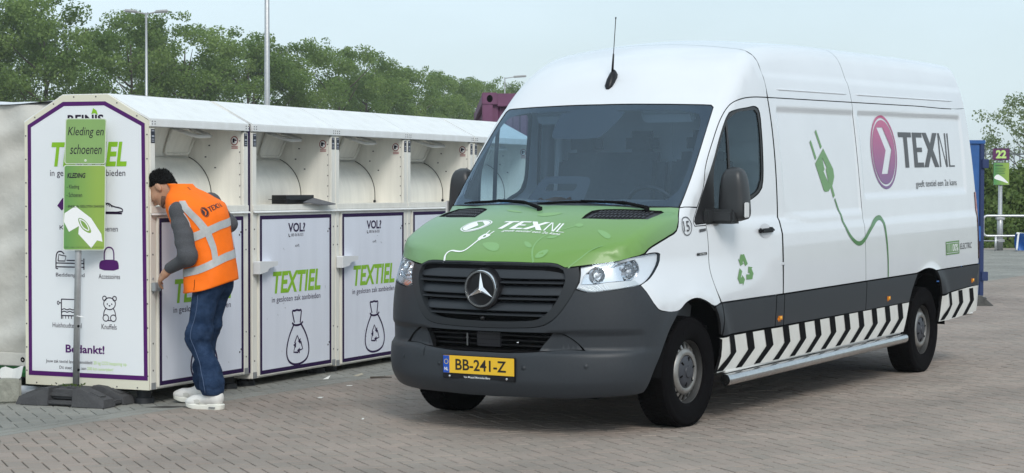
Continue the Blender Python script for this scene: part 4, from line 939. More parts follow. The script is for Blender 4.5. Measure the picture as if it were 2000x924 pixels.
def container(s0, Lc, zb, label, lock=True, first=False):
    r = empty('clothing_bank', tuple(cpt(s0)), (0, 0, CROT), label, 'clothing container', 'textile containers standing in a row')
    D = 1.067; zs = 1.352; zt = 2.183; ze = 1.997
    # body: back, ends, floor ; roof ; posts, fascia
    prof = [(0.02, zb), (D, zb), (D, ze), (.732, zt), (.343, zt), (.02, ze)]
    b = MB()
    for x0, x1 in ((0, .018), (Lc - .018, Lc)): b.prism(prof, 'x', x0, x1)
    b.b2(.018, Lc - .018, D - .02, D, zb, ze - .01); b.b2(.018, Lc - .018, .02, D - .02, zb, zb + .02); b.b2(.018, Lc - .018, .10, .12, zb + .02, zs)
    b.build('body', cream, r)
    rp = [(-.012, ze + .012), (.340, zt + .006), (.735, zt + .006), (D + .008, ze + .006), (D + .008, ze - .01), (.735, zt - .008), (.343, zt - .008), (-.012, ze - .004)]
    b = MB(); b.prism(rp, 'x', -.004 if first else .004, Lc - .004); b.build('roof', whitec, r)
    pw = .068
    for x in (0, Lc - pw):
        b = MB(); b.b2(x + .002, x + pw - .002, -.004, .022, zb, ze - .055, .004); p = b.build('post', cream, r)
        bb = MB()
        for q in range(3):
            for w in range(2): bb.b2(x + .014 + .02 * q, x + .020 + .02 * q, -.007, -.003, zs - .004 + .026 * w, zs + .002 + .026 * w)
        for z in (zb + .13, zb + .32, 1.05, 1.2): bb.b2(x + .026, x + .036, -.008, -.003, z, z + .012, .002)
        bb.build('rivet', mat('rivet_dark', (.08, .07, .08), .5), p, kind='stuff')
        xs = x + (.012 if x == 0 else .006)
        art('sticker', fill([[(xs, 1.838), (xs + .048, 1.838), (xs + .048, 1.936), (xs, 1.936)]]), front(-.0055), stk, p)
        art('sticker_text', merge(*[fill([[(xs + .008, z), (xs + .04, z), (xs + .04, z + h), (xs + .008, z + h)]]) for z, h in ((1.920, .008), (1.880, .012), (1.862, .006), (1.848, .006))]), front(-.0065), mat('sticker_grey', (.35, .37, .42), .4), p)
    b = MB(); b.b2(.0, Lc, -.014, .01, 1.953, ze + .006, .003); fa = b.build('fascia', whitec, r)
    bb = MB()
    for x in (.012, .045, Lc - .05, Lc - .017):
        for z in (1.968, 1.986): bb.b2(x, x + .007, -.017, -.013, z, z + .007)
    bb.build('rivet', mat('rivet_dark', (.08, .07, .08), .5), fa, kind='stuff')
    # chamber: shelf, drum, chute flap with handle
    MBb(r, 'shelf', cream, (pw, Lc - pw, -.002, .30, zs + .028, zs + .040), (.004, Lc - .004, -.012, -.002, zs - .006, zs + .040))
    b = MB(); b.prism([(-.012, zs - .006), (-.030, zs - .016), (-.030, zs - .020), (-.012, zs - .012)], 'x', .002, Lc - .002); b.build('drip_edge', whitec, r)
    b = MB(); n = 22; cy, cz, R_ = .600, 1.460, .318; v = []
    for k in range(n + 1):
        a = math.radians(180 - 68.5 * (k - 1) / (n - 1))
        for x in (.02, Lc - pw): v.append((x, cy + R_ * math.cos(a), cz + R_ * math.sin(a)) if k else (x, cy - R_, 1.38))
    b.add(v, [(2 * k, 2 * k + 1, 2 * k + 3, 2 * k + 2) for k in range(n)]); dr = b.build('drum', cream, r, True)
    for x in (pw - .012, Lc - pw + .0):
        b = MB(); b.tube([(Lc - pw - .005, cy - R_ - .002, 1.40)] + [(Lc - pw - .005, cy + (R_ + .002) * math.cos(math.radians(180 - 68 * k / 14)), cz + (R_ + .002) * math.sin(math.radians(180 - 68 * k / 14))) for k in range(15)], .004, 5)
        if x > .5: b.build('drum_seal', mat('seal_dark', (.06, .055, .05), .7), dr)
    b = MB(); b.b2(Lc - pw - .03, Lc - pw - .004, .268, .29, zs + .04, zs + .062, .004); b.build('drum_stop', footm, dr)
    for x in (.018, Lc - pw - .004):
        b = MB(); b.b2(x, x + .004, .02, .95, zs + .04, 1.99); w = b.build('chamber_side', cream, r)
        if x > .5:
            bb = MB()
            for y, z in ((.297, 1.846), (.331, 1.759), (.245, 1.677)): bb.b2(x - .003, x, y - .007, y + .007, z - .005, z + .005)
            for k in range(6): bb.b2(x - .003, x, .022, .030, 1.45 + .085 * k, 1.458 + .085 * k)
            bb.build('rivet', mat('rivet_dark', (.08, .07, .08), .5), w, kind='stuff')
            sm_ = lambda q: np.stack([np.full(len(q), x - .0035), q[:, 0], q[:, 1]], 1)
            e = ellipse(.072, 1.880, .033, .035, 24)
            art('sticker', fill([e]), lambda q: sm_(q) + [.001, 0, 0], wprint, w)
            art('sticker_ring', fill([e, (e - [.072, 1.880]) * .80 + [.072, 1.880]]), sm_, redm, w)
            art('sticker_symbol', merge(fill([[(.088, 1.865), (.070, 1.865), (.070, 1.893), (.080, 1.900), (.088, 1.893)]]), fill([[(.070, 1.88), (.052, 1.877), (.052, 1.886), (.070, 1.892)]])), sm_, ink, w)
            art('sticker_text', merge(*[fill([[(.040, z), (.098, z), (.098, z + .007), (.040, z + .007)]]) for z in (1.832, 1.820)]), sm_, mat('sticker_pink', (.45, .22, .22), .4), w)
    MBb(r, 'chamber_back', cream, (.018, Lc - .018, .80, .82, 1.70, 2.1))
    fx0, fx1 = .865, Lc - .105
    b = MB(); b.prism([(.492, 1.756), (.402, 1.972), (.412, 1.976), (.502, 1.760)], 'x', .02, Lc - pw - .006); ch = b.build('chute_plate', cream, r)
    b = MB(); b.prism([(.474, 1.778), (.392, 1.968), (.402, 1.972), (.484, 1.780)], 'x', fx0, fx1); b.build('chute_flap', cream, r)
    b = MB(); b.tube([(fx0 - .02, .385, 1.965), (fx0, .458, 1.80), (fx0 + .025, .468, 1.778), (fx1 - .02, .468, 1.778), (fx1, .458, 1.80), (fx1, .385, 1.965)], .011, 8); b.build('flap_frame', cream, r, True)
    b = MB(); hx0, hx1 = .87, Lc - .19
    b.tube([(hx0, .39, 1.972), (hx0 + .0, .22, 1.915), (hx0 + .03, .195, 1.907), (hx1 - .03, .195, 1.912), (hx1, .22, 1.922), (hx1, .39, 1.972)], .014, 10); b.build('chute_handle', whitec, r, True)
    # door with print
    dx0, dx1, dz0, dz1 = .085, Lc - .075, zb + .012, zs - .030
    b = MB(); b.b2(pw, Lc - pw, .006, .02, zb, zs - .01); b.build('door_frame', cream, r)
    b = MB(); b.b2(dx0, dx1, -.012, .006, dz0, dz1, .003); d = b.build('door', cream, r)
    m0 = .012
    art('door_print', fill([[(dx0 + m0, dz0 + m0), (dx1 - m0, dz0 + m0), (dx1 - m0, dz1 - m0), (dx0 + m0, dz1 - m0)]]), front(-.0132), panel, d)
    art('door_border', frame_poly(dx0 + m0, dz0 + m0, dx1 - m0, dz1 - m0, .030), front(-.0142), dpurple, d)
    F_ = front(-.0145); o = 1.343
    A = lambda nm, vt, m: art(nm, (np.asarray(vt[0]) - [o, 0], vt[1]), F_, m, d)
    A('lettering', tbox('VOL?', 1.861, 1.174, 2.125, 1.247, .03), dpurple); A('lettering', tbox('085 06 06 033', 1.905, 1.140, 2.093, 1.163), ink)
    A('phone_mark', ribbon(smooth_poly([(1.872, 1.162), (1.868, 1.148), (1.880, 1.139), (1.892, 1.140)], False), .009), ink)
    A('lettering', tbox('of:', 1.968, 1.056, 2.036, 1.078), ink)
    A('lettering', tbox('TEXTIEL', 1.629, .700, 2.370, .870, .03, .18), lime)
    A('lettering', tbox('in gesloten zak aanbieden', 1.613, .618, 2.366, .675), dpurple)
    bag = smooth_poly([(1.951,.444),(1.935,.43),(1.87,.35),(1.828,.244),(1.85,.165),(1.92,.128),(2.0,.12),(2.09,.13),(2.165,.165),(2.187,.243),(2.15,.34),(2.07,.43),(2.05,.44)], False)
    A('bag_outline', ribbon(bag, .017), dpurple)
    A('bag_outline', ribbon(smooth_poly([(1.955,.455),(1.93,.52),(1.920,.553),(1.96,.548),(1.99,.556),(2.03,.548),(2.066,.553),(2.055,.50),(2.044,.45)], False, 1), .016), dpurple)
    A('bag_outline', ribbon(smooth_poly([(1.918,.456),(1.95,.436),(2.0,.432),(2.05,.436),(2.087,.456)], False), .016), dpurple)
    for q in arrow_rec(2.008, .270, .082): A('recycling_arrow', q, dpurple)
    rs_ = np.random.default_rng(int(s0 * 100)); sc__ = []
    for q in range(7):
        x, z, a, l = rs_.uniform(dx0 + .08, dx1 - .08), rs_.uniform(dz0 + .06, dz1 - .06), rs_.uniform(0, 3.1), rs_.uniform(.010, .035); sc__.append(ribbon([(x, z), (x + l * math.cos(a) * .6, z + l * math.sin(a) * .6 + .003), (x + l * math.cos(a), z + l * math.sin(a))], [.001, .0035, .001]))
    art('scuff_marks', merge(*sc__), front(-.0150), mat('scuff_grey', (.16, .16, .18), .7), d)['kind'] = 'stuff'
    for z in (dz0 + .16, dz1 - .16):
        b = MB(); b.b2(dx1 - .075, dx1 - .060, -.016, -.012, z, z + .015, .002); b.b2(dx1 - .055, dx1 - .040, -.016, -.012, z + .02, z + .035, .002); b.build('hinge_bolt', mat('rivet_dark', (.08, .07, .08), .5), d)
    if lock:
        b = MB(); b.prism([(.0, .865), (.11, .880), (.135, .905), (.262, .925), (.262, .955), (.01, .962), (.0, .955)], 'y', -.075, -.013); lk = b.build('lock_box', mat('lock_white', (.72, .73, .74), .4), r)
    else:
        b = MB(); b.b2(.005, .075, -.045, -.006, .80, .86, .004); b.b2(.03, .09, -.055, -.045, .815, .845, .004); b.build('door_latch', mat('galvanised', (.45, .46, .47), .4, metal=.7), r)
        for z in (.78, .88):
            b = MB(); b.b2(.02, .035, -.014, -.004, z, z + .015, .004); b.build('latch_bolt', mat('galvanised', (.45, .46, .47), .4, metal=.7), r)
    for x in (.10, Lc - .10):
        for y in (.12, D - .12):
            b = MB(); b.lathe([(.001, zb), (.05, zb), (.05, .045), (.068, .04), (.072, 0), (.001, 0)], 16, Matrix.Translation((x, y, .0))); b.build('foot', footm, r, True, auto=40)
    for x in (.0, Lc - pw):
        b = MB(); b.b2(x + .006, x + pw - .006, -.009, -.004, zb + .002, zb + .05, .002); b.build('corner_bracket', mat('galvanised', (.45, .46, .47), .4, metal=.7), r)
    return r
G_ = []
G_.append(container(0, 1.29, .105, 'white textile container with the large printed end wall, the orange-vested person at its door', False, True))
G_.append(container(1.343, 1.291, .062, 'white textile container with a black tray lying on its shelf, beside the person'))
G_.append(container(2.636, 1.288, .050, 'white textile container with a full TEXTIEL door right beside the van bumper'))
G_.append(container(3.926, 1.36, .045, 'white textile container whose door is mostly hidden by the green bonnet'))
G_.append(container(5.31, 1.40, .045, 'farthest white textile container of the row, seen through the windscreen'))
# purple edge panel of the second container (seen in the gap)
b = MB(); b.b2(-.042, -.004, .01, 1.05, .11, 1.99); b.build('end_panel', dpurple, G_[1])
# printed end wall of the first container (x = 0 plane, y runs to the left in the picture)
c1 = G_[0]; D = 1.067
out = [(0, .105), (D, .105), (D, 1.993), (.732, 2.183), (.343, 2.183), (0, 1.993)]
b = MB(); b.prism(out, 'x', -.012, -.001); ep = b.build('end_panel', mat('edge_cream', (.74, .71, .58), .4), c1)
xm = lambda o: (lambda q: np.stack([np.full(len(q), -.012 - o), q[:, 0], q[:, 1]], 1))
bo = [(.010, .173), (1.038, .172), (1.039, 1.973), (.727, 2.136), (.362, 2.134), (.028, 1.975)]
bi = [(.042, .205), (1.008, .205), (1.008, 1.957), (.718, 2.105), (.371, 2.105), (.058, 1.957)]
art('end_print', fill([bo]), xm(.0012), endp, ep)
art('end_border', fill([bo, bi]), xm(.0022), purple, ep)
E_ = lambda nm, vt, m: art(nm, vt, xm(.0028), m, ep)
def et(body, x0, z0, x1, z1, bold=0, shear=0):   # picture-left has larger y
    v, t = text(body, bold, shear); u = v.copy(); u[:, 0] = x0 + v[:, 0] * (x1 - x0); u[:, 1] = z0 + v[:, 1] * (z1 - z0); return u, t
E_('lettering', et('REINIS', .686, 1.975, .376, 2.042, .03), ink)
E_('logo_leaf', fill([[(.480, 2.045), (.465, 2.088), (.435, 2.070), (.425, 2.040), (.455, 2.052)]]), lime)
E_('lettering', et('TEXTIEL', .828, 1.675, .180, 1.848, .03, .18), lime)
E_('lettering', et('in gesloten zak aanbieden', .841, 1.592, .193, 1.652), ink)
E_('lettering', et('Kleding', .76, 1.215, .56, 1.255), ink); E_('lettering', et('Schoenen', .452, 1.215, .258, 1.255), ink)
E_('shirt_icon', fill([[(.780, 1.395), (.735, 1.448), (.69, 1.46), (.62, 1.46), (.575, 1.448), (.53, 1.395), (.57, 1.36), (.60, 1.385), (.60, 1.30), (.71, 1.30), (.71, 1.385), (.74, 1.36)]]), purple)
shoe = [(.43, 1.44), (.40, 1.41), (.366, 1.405), (.34, 1.418), (.30, 1.392), (.235, 1.382), (.217, 1.372), (.216, 1.352), (.43, 1.352)]
E_('shoe_icon', ribbon(smooth_poly(shoe, True, 1), .009, True), ink); E_('shoe_icon', ribbon([(.43, 1.345), (.222, 1.343)], .012), ink)
for k in range(3): E_('shoe_icon', ribbon([(.365 - .02 * k, 1.425 - .008 * k), (.345 - .02 * k, 1.398 - .006 * k)], .006), ink)
bed = smooth_poly([(.793, .945), (.793, 1.04), (.775, 1.068), (.74, 1.068), (.722, 1.05)], False, 1)
E_('bed_icon', ribbon(bed, .009), ink)
for q in ([(.793, .958), (.55, .958)], [(.793, .985), (.55, .985)], [(.55, .94), (.55, 1.02)], [(.79, .945), (.775, .945)], [(.775, 1.0), (.715, 1.0), (.705, 1.035), (.768, 1.045), (.775, 1.0)], [(.70, 1.005), (.56, 1.005)]): E_('bed_icon', ribbon(q, .008), ink)
E_('handbag_icon', fill([smooth_poly([(.415, .94), (.42, .985), (.398, 1.015), (.269, 1.017), (.25, .985), (.252, .94)], True, 1)]), purple)
E_('handbag_icon', ribbon(smooth_poly([(.375, 1.015), (.374, 1.075), (.355, 1.10), (.333, 1.104), (.31, 1.10), (.293, 1.075), (.292, 1.015)], False, 1), .010), purple)
E_('lettering', et('Beddengoed', .794, .880, .545, .915), ink); E_('lettering', et('Accessoires', .423, .880, .241, .915), ink)
for q in ([(.747, .727), (.60, .727), (.60, .585)], [(.747, .727), (.747, .585)], [(.747, .61), (.60, .61)], [(.747, .70), (.770, .70)]): E_('towel_icon', ribbon(q, .008), ink)
E_('towel_icon', ribbon(ellipse(.775, .70, .008, .012, 12), .006, True), ink)
for z in (.655, .638): E_('towel_icon', ribbon(smooth_poly([(.747 - .0245 * k, z + (.006 if k % 2 else -.006)) for k in range(7)], False), .007), ink)
for k in range(6): E_('towel_icon', ribbon([(.735 - .025 * k, .610), (.735 - .025 * k, .588)], .006), ink)
for e in (ellipse(.331, .705, .050, .042, 24), ellipse(.374, .742, .016, .016, 14), ellipse(.288, .742, .016, .016, 14), ellipse(.363, .603, .024, .023, 16), ellipse(.299, .603, .024, .023, 16)): E_('bear_icon', ribbon(e, .007, True), ink)
E_('bear_icon', ribbon(smooth_poly([(.362, .672), (.378, .65), (.382, .62)], False), .007), ink); E_('bear_icon', ribbon(smooth_poly([(.300, .672), (.284, .65), (.280, .62)], False), .007), ink); E_('bear_icon', ribbon([(.345, .585), (.317, .585)], .007), ink)
for y in (.350, .312): E_('bear_icon', fill([ellipse(y, .702, .005, .006, 8)]), ink)
E_('bear_icon', fill([ellipse(.331, .690, .008, .005, 8)]), ink)
E_('lettering', et('Huishoudtextiel', .825, .523, .571, .558), ink); E_('lettering', et('Knuffels', .400, .523, .271, .560), ink)
E_('lettering', et('Bedankt!', .712, .345, .376, .404, .025), purple)
E_('lettering', et('Jouw zak textiel levert gemiddeld', .886, .262, .482, .293), ink); E_('lettering', et('20 kg CO2 besparing op.', .470, .262, .183, .293), limel)
E_('lettering', et('Dit staat gelijk aan', .767, .220, .535, .249), ink); E_('lettering', et('200 km autorijden!', .525, .220, .302, .249), limel)
rb = MB()
for (ya, za), (yb, zb_) in zip(out, out[1:] + out[:1]):
    n = max(2, int(math.hypot(yb - ya, zb_ - za) / .16))
    cx, cz = .53, 1.15
    for k in range(n):
        t = (k + .5) / n; y, z = ya + (yb - ya) * t, za + (zb_ - za) * t; y += (cx - y) * .02; z += (cz - z) * .014
        rb.b2(-.0145, -.0115, y - .0045, y + .0045, z - .0045, z + .0045)
rb.build('rivet', mat('rivet_dark', (.08, .07, .08), .5), ep, kind='stuff')
# black tray with a grey sheet lying on the second shelf
tr = empty('black_tray', tuple(cpt(1.343 + .80, .10, 1.392)), (0, 0, CROT), 'black plastic tray with a grey lid flap lying on the second container shelf', 'tray')
b = MB(); v = []; sec = [(-.20, .055), (-.19, .075), (.26, .072), (.30, .06)]
b.box((.02, .02, .038), (.50, .20, .070), None, .033); b.build('tray', mat('tray_black', (.010, .011, .013), .35), tr, True, auto=50)
b = MB(); b.add([(-.08, -.13, .012), (.16, -.09, .045), (.40, -.16, -.004), (.24, -.17, -.012), (-.08, -.13, .018), (.16, -.09, .051), (.40, -.16, .002), (.24, -.17, -.006)], [(0, 1, 2, 3), (7, 6, 5, 4), (0, 4, 5, 1), (1, 5, 6, 2), (2, 6, 7, 3), (3, 7, 4, 0)]); b.build('lid_flap', mat('tray_grey', (.10, .10, .11), .5), tr)

# ------------------------------------------------------------------ the person: body and clothes as smooth closed surfaces
def net(prims, lo, hi, vox, k=.03, cut=None):
    """surface nets of a smooth union; prims: ('c',a,b,ra,rb) tapered capsule, ('e',centre,R,radii) ellipsoid"""
    lo = np.array(lo, float); n = np.ceil((np.array(hi) - lo) / vox).astype(int) + 1
    D = np.full(n, .09, np.float32)
    for p in prims:
        kk = k
        if p[0] == 'c':
            a, b = np.array(p[1], float), np.array(p[2], float); ra, rb = p[3], p[4]; kk = p[5] if len(p) > 5 else k
            mn = np.minimum(a - ra, b - rb); mx = np.maximum(a + ra, b + rb)
        else:
            c = np.array(p[1], float); R = np.array(p[2], float); rr = np.array(p[3], float); kk = p[4] if len(p) > 4 else k; mn, mx = c - rr.max(), c + rr.max()
        i0 = np.maximum(((mn - .06 - lo) / vox).astype(int), 0); i1 = np.minimum(((mx + .06 - lo) / vox).astype(int) + 2, n)
        if (i1 <= i0).any(): continue
        X = np.stack(np.meshgrid(*[lo[q] + vox * np.arange(i0[q], i1[q]) for q in range(3)], indexing='ij'), -1)
        if p[0] == 'c':
            ab = b - a; t = np.clip(((X - a) @ ab) / (ab @ ab + 1e-12), 0, 1); d = np.linalg.norm(X - a - t[..., None] * ab, axis=-1) - (ra + (rb - ra) * t)
        else:
            q = (X - c) @ R.T; k0 = np.linalg.norm(q / rr, axis=-1); k1 = np.linalg.norm(q / rr ** 2, axis=-1) + 1e-9; d = k0 * (k0 - 1) / k1
        sl = tuple(slice(i0[q], i1[q]) for q in range(3)); S_ = D[sl]
        if kk < 0: D[sl] = np.maximum(S_, -d)                       # subtract
        else:
            h = np.maximum(kk - np.abs(S_ - d), 0) / kk; D[sl] = np.minimum(S_, d) - h * h * kk * .25
    if cut is not None:
        X = np.stack(np.meshgrid(*[lo[q] + vox * np.arange(n[q]) for q in range(3)], indexing='ij'), -1)
        for (pt, nrm) in cut: D = np.maximum(D, (X - np.array(pt)) @ np.array(nrm, float))
    ins = D < 0
    s = sum(ins[a:n[0] - 1 + a, b:n[1] - 1 + b, c:n[2] - 1 + c].astype(np.int8) for a in (0, 1) for b in (0, 1) for c in (0, 1))
    act = (s > 0) & (s < 8); idx = -np.ones(act.shape, int); ids = np.argwhere(act); idx[act] = np.arange(len(ids))
    acc = np.zeros((len(ids), 3)); cnt = np.zeros(len(ids))
    cs = [(a, b, c) for a in (0, 1) for b in (0, 1) for c in (0, 1)]
    for a in cs:
        for ax in range(3):
            if a[ax]: continue
            b = list(a); b[ax] = 1
            da = D[ids[:, 0] + a[0], ids[:, 1] + a[1], ids[:, 2] + a[2]]; db = D[ids[:, 0] + b[0], ids[:, 1] + b[1], ids[:, 2] + b[2]]
            m = (da < 0) != (db < 0); t = np.where(m, da / (da - db + 1e-12), 0); pos = np.array(a, float)[None] + t[:, None] * (np.array(b) - np.array(a))
            acc[m] += pos[m]; cnt[m] += 1
    V = lo + vox * (ids + acc / cnt[:, None]); F = []
    for ax in range(3):
        u, w = (ax + 1) % 3, (ax + 2) % 3
        A = np.moveaxis(ins, [ax, u, w], [0, 1, 2]); I = np.moveaxis(idx, [ax, u, w], [0, 1, 2])
        e = A[:-1, 1:-1, 1:-1] != A[1:, 1:-1, 1:-1]; q = np.argwhere(e); sg = A[:-1, 1:-1, 1:-1][e]
        i, j, l = q[:, 0], q[:, 1] + 1, q[:, 2] + 1
        f = np.stack([I[i, j - 1, l - 1], I[i, j, l - 1], I[i, j, l], I[i, j - 1, l]], 1); f[~sg] = f[~sg][:, ::-1]; F.append(f)
    F = np.concatenate(F); F = F[(F >= 0).all(1)]
    return V, F
I3 = np.eye(3)
skin = mat('skin', (.46, .25, .155), .5, noise=(14, .12)); hairm = mat('hair_black', (.004, .0035, .0035), .7, spec=.15, bump=(90, .9))
orangev = mat('vest_orange', (1.0, .185, .010), .65, spec=.2, noise=(9, .08), bump=(11, .45))
refl = mat('reflective_band', (.46, .47, .47), .35, noise=(40, .15), bump=(160, .1))
sweat = mat('sweater_grey', (.055, .058, .066), .95, noise=(260, .5, (.15, .15, .16)), bump=(220, .35))
denim = mat('denim', (.011, .026, .062), .9, spec=.15, noise=(16, .7, (.04, .072, .145)), bump=(13, 1.0))
shoe_m = mat('shoe_white', (.76, .75, .72), .5, noise=(18, .12)); sole_m = mat('shoe_sole', (.78, .77, .70), .55)
shoe_g = mat('shoe_panel', (.58, .57, .53), .55)
PB = (-2.117, 13.43, 0); prot = math.atan2(.409, -.912)
body_p = []
def C(a, b, ra, rb, k=None): return ('c', a, b, ra, rb) if k is None else ('c', a, b, ra, rb, k)
# joints (x forward, y to the person's left, z up)
hpL, knL, anL = (-.045, .085, .86), (.015, .10, .475), (-.115, .10, .09)
hpR, knR, anR = (-.03, -.085, .86), (.085, -.11, .49), (.14, -.19, .10)
shL, elL, wrL = (.105, .180, 1.365), (.0, .235, 1.045), (.185, .185, .965)
shR, elR, wrR = (.09, -.185, 1.42), (.0, -.285, 1.27), (.13, -.22, 1.13)
legs = [C(hpL, knL, .066, .056), C(knL, anL, .058, .040), C(hpR, knR, .066, .056), C(knR, anR, .060, .040),
        C((anL[0], .10, .07), (.03, .10, .045), .03, .022), C((anR[0], -.19, .07), (.27, -.205, .045), .03, .022)]
torso = [('e', (-.04, 0, .92), I3, (.085, .13, .12)), ('e', (-.02, 0, 1.05), I3, (.105, .14, .15)), ('e', (.04, 0, 1.24), I3, (.13, .17, .18)), ('e', (.105, 0, 1.37), I3, (.09, .15, .10))]
hd_f = np.array([math.cos(math.radians(48)), 0, -math.sin(math.radians(48))]); hd_u = np.array([math.sin(math.radians(48)), 0, math.cos(math.radians(48))])
hd_f = hd_f * math.cos(.10) + np.array([0, math.sin(.10), 0]); hd_f /= np.linalg.norm(hd_f); hd_l = np.cross(hd_u, hd_f); HR = np.stack([hd_f, hd_l, hd_u])
HC = np.array([.365, .0, 1.515])
def H(f, l, u): return HC + f * hd_f + l * hd_l + u * hd_u
head = [('e', H(-.012, 0, .035), HR, (.098, .076, .098)), ('e', H(.030, 0, -.035), HR, (.066, .060, .085)), ('e', H(.055, 0, -.085), HR, (.034, .036, .032)),
        C(H(.088, 0, .005), H(.112, 0, -.030), .010, .015, .02), ('e', H(.098, .012, -.036), HR, (.012, .008, .009), .012), ('e', H(.098, -.012, -.036), HR, (.012, .008, .009), .012),
        ('e', H(.082, .030, .030), HR, (.020, .024, .010), .02), ('e', H(.082, -.030, .030), HR, (.020, .024, .010), .02),
        ('e', H(.083, 0, -.060), HR, (.012, .024, .0065), .012), ('e', H(.081, 0, -.071), HR, (.012, .020, .0065), .010),
        ('e', H(.066, .044, -.015), HR, (.03, .02, .02), .03), ('e', H(.066, -.044, -.015), HR, (.03, .02, .02), .03),
        ('e', H(-.012, .078, -.004), HR, (.020, .010, .034), .012), ('e', H(-.012, -.078, -.004), HR, (.020, .010, .034), .012),
        ('e', H(.093, .031, .012), HR, (.010, .014, .010), -1), ('e', H(.093, -.031, .012), HR, (.010, .014, .010), -1),
        ('e', H(.082, .031, .012), HR, (.012, .014, .010), .006), ('e', H(.082, -.031, .012), HR, (.012, .014, .010), .006)]
neck = [C((.16, 0, 1.45), H(-.035, 0, -.05), .062, .056)]
def hand(w, d, up, side):
    """w wrist, d direction of the fingers, up back of the hand, side: thumb direction"""
    w, d, up = np.array(w), np.array(d) / np.linalg.norm(d), np.array(up, float); up = up - d * (up @ d); up /= np.linalg.norm(up); s = np.cross(d, up) * side
    P = [C(w, w + d * .035, .028, .030, .02)]
    for q in (-.028, -.009, .010, .028): P.append(C(w + d * .02 + s * q * .7, w + d * .082 + s * q, .017, .013, .012))
    for q, L_ in ((-.029, .055), (-.0095, .070), (.010, .076), (.029, .066)):
        a = w + d * .085 + s * q; b = a + d * L_ * .45 - up * .010; c = b + d * L_ * .33 - up * .022; e = c + d * L_ * .14 - up * .022
        P += [C(a, b, .0105, .0095, .006), C(b, c, .0095, .0088, .006), C(c, e, .0086, .0075, .006)]
    a = w + d * .025 + s * .026; b = a + d * .030 + s * .028 - up * .006; c = b + d * .030 + s * .010 - up * .008; P += [C(a, b, .015, .0115, .012), C(b, c, .0115, .009, .006)]
    return P
handL = hand(np.array(wrL) + [.012, 0, -.012], (.78, -.12, -.60), (.50, .70, .45), 1)
handR = hand(np.array(wrR), (.8, .5, -.3), (.3, -.5, .8), -1)
arms = [C(shL, elL, .048, .040), C(elL, wrL, .042, .028), C(shR, elR, .048, .040), C(elR, wrR, .042, .028), C((.12, 0, 1.40), shL, .05, .045), C((.12, 0, 1.41), shR, .05, .045)]
V, F = net(legs + torso + neck + head + arms + handL + handR, (-.32, -.40, -.01), (.55, .40, 1.68), .0062, .03)
person = pymesh('person', V, F, skin, None, True); person.location = PB; person.rotation_euler = (0, 0, prot)
props(person, 'person in an orange reflective vest and jeans bending to unlock the first container door', 'person')
# hair and beard shadow
hp = [('e', H(-.020, 0, .046), HR, (.100, .083, .092)), ('e', H(-.060, 0, -.005), HR, (.046, .073, .072)), ('e', H(.046, .0, .086), HR, (.050, .060, .042))]
rr_ = np.random.default_rng(3)
for q in range(40):
    a, b_ = rr_.uniform(-2.2, 2.2), rr_.uniform(.45, 1.3); p = H(-.015 + .088 * math.cos(a) * math.cos(b_), .070 * math.sin(a) * math.cos(b_), .054 + .078 * math.sin(b_)); hp.append(('e', p, HR, (.020, .018, .018), .014))
V, F = net(hp, HC - .2, HC + .2, .005, .02, [(H(.062, 0, .075), tuple(hd_f * .60 - hd_u * .80)), (H(-.035, 0, -.050), tuple(-hd_u)), (H(-.004, 0, .012), tuple(hd_f * .62 - hd_u * .785))])
ho_ = pymesh('hair', V, F, hairm, person, True)
pick = rr_.choice(len(V), 1100); tv_, tf_ = [], []                       # tufts that break up the outline
for i in pick:
    p = V[i]; n = p - H(-.02, 0, .02); n /= np.linalg.norm(n); d = n * .55 + hd_f * .55 * (1 if (p - HC) @ hd_f > -.03 else -.2) + hd_u * .15 + rr_.normal(0, .25, 3); d /= np.linalg.norm(d)
    low = (p - HC) @ hd_u < .03; l = rr_.uniform(.008, .015) * (.45 if low else 1); w = np.cross(d, n); w = w / (np.linalg.norm(w) + 1e-9) * .0035; o = len(tv_)
    tv_ += [p - w - n * .003, p + w - n * .003, p + n * .004, p + d * l]; tf_ += [(o, o + 1, o + 3), (o + 1, o + 2, o + 3), (o + 2, o, o + 3)]
pymesh('hair_tufts', tv_, tf_, hairm, ho_, False, kind='stuff')
beard = mat('stubble', (.16, .085, .055), .7, noise=(90, .6))
V, F = net([('e', H(.034, 0, -.060), HR, (.0645, .0615, .064)), ('e', H(.057, 0, -.088), HR, (.035, .0375, .0325))], HC - .2, HC + .2, .005, .02, [(H(.01, 0, -.048), tuple(hd_u * .8 + hd_f * .45)), (H(.0, 0, 0), tuple(-hd_f)), (H(.0, 0, -.105), tuple(-hd_u))])
pymesh('beard', V, F, beard, person, True)
for sg in (1, -1):
    V, F = net([C(H(.104, sg * .014, .030), H(.086, sg * .050, .036), .0055, .004)], HC - .2, HC + .2, .0035, .01); pymesh('eyebrow', V, F, hairm, person, True)
    V, F = net([('e', H(.0895, sg * .032, .007), HR, (.0075, .012, .0035))], HC - .2, HC + .2, .0022, .01); pymesh('eye', V, F, hairm, person, True)
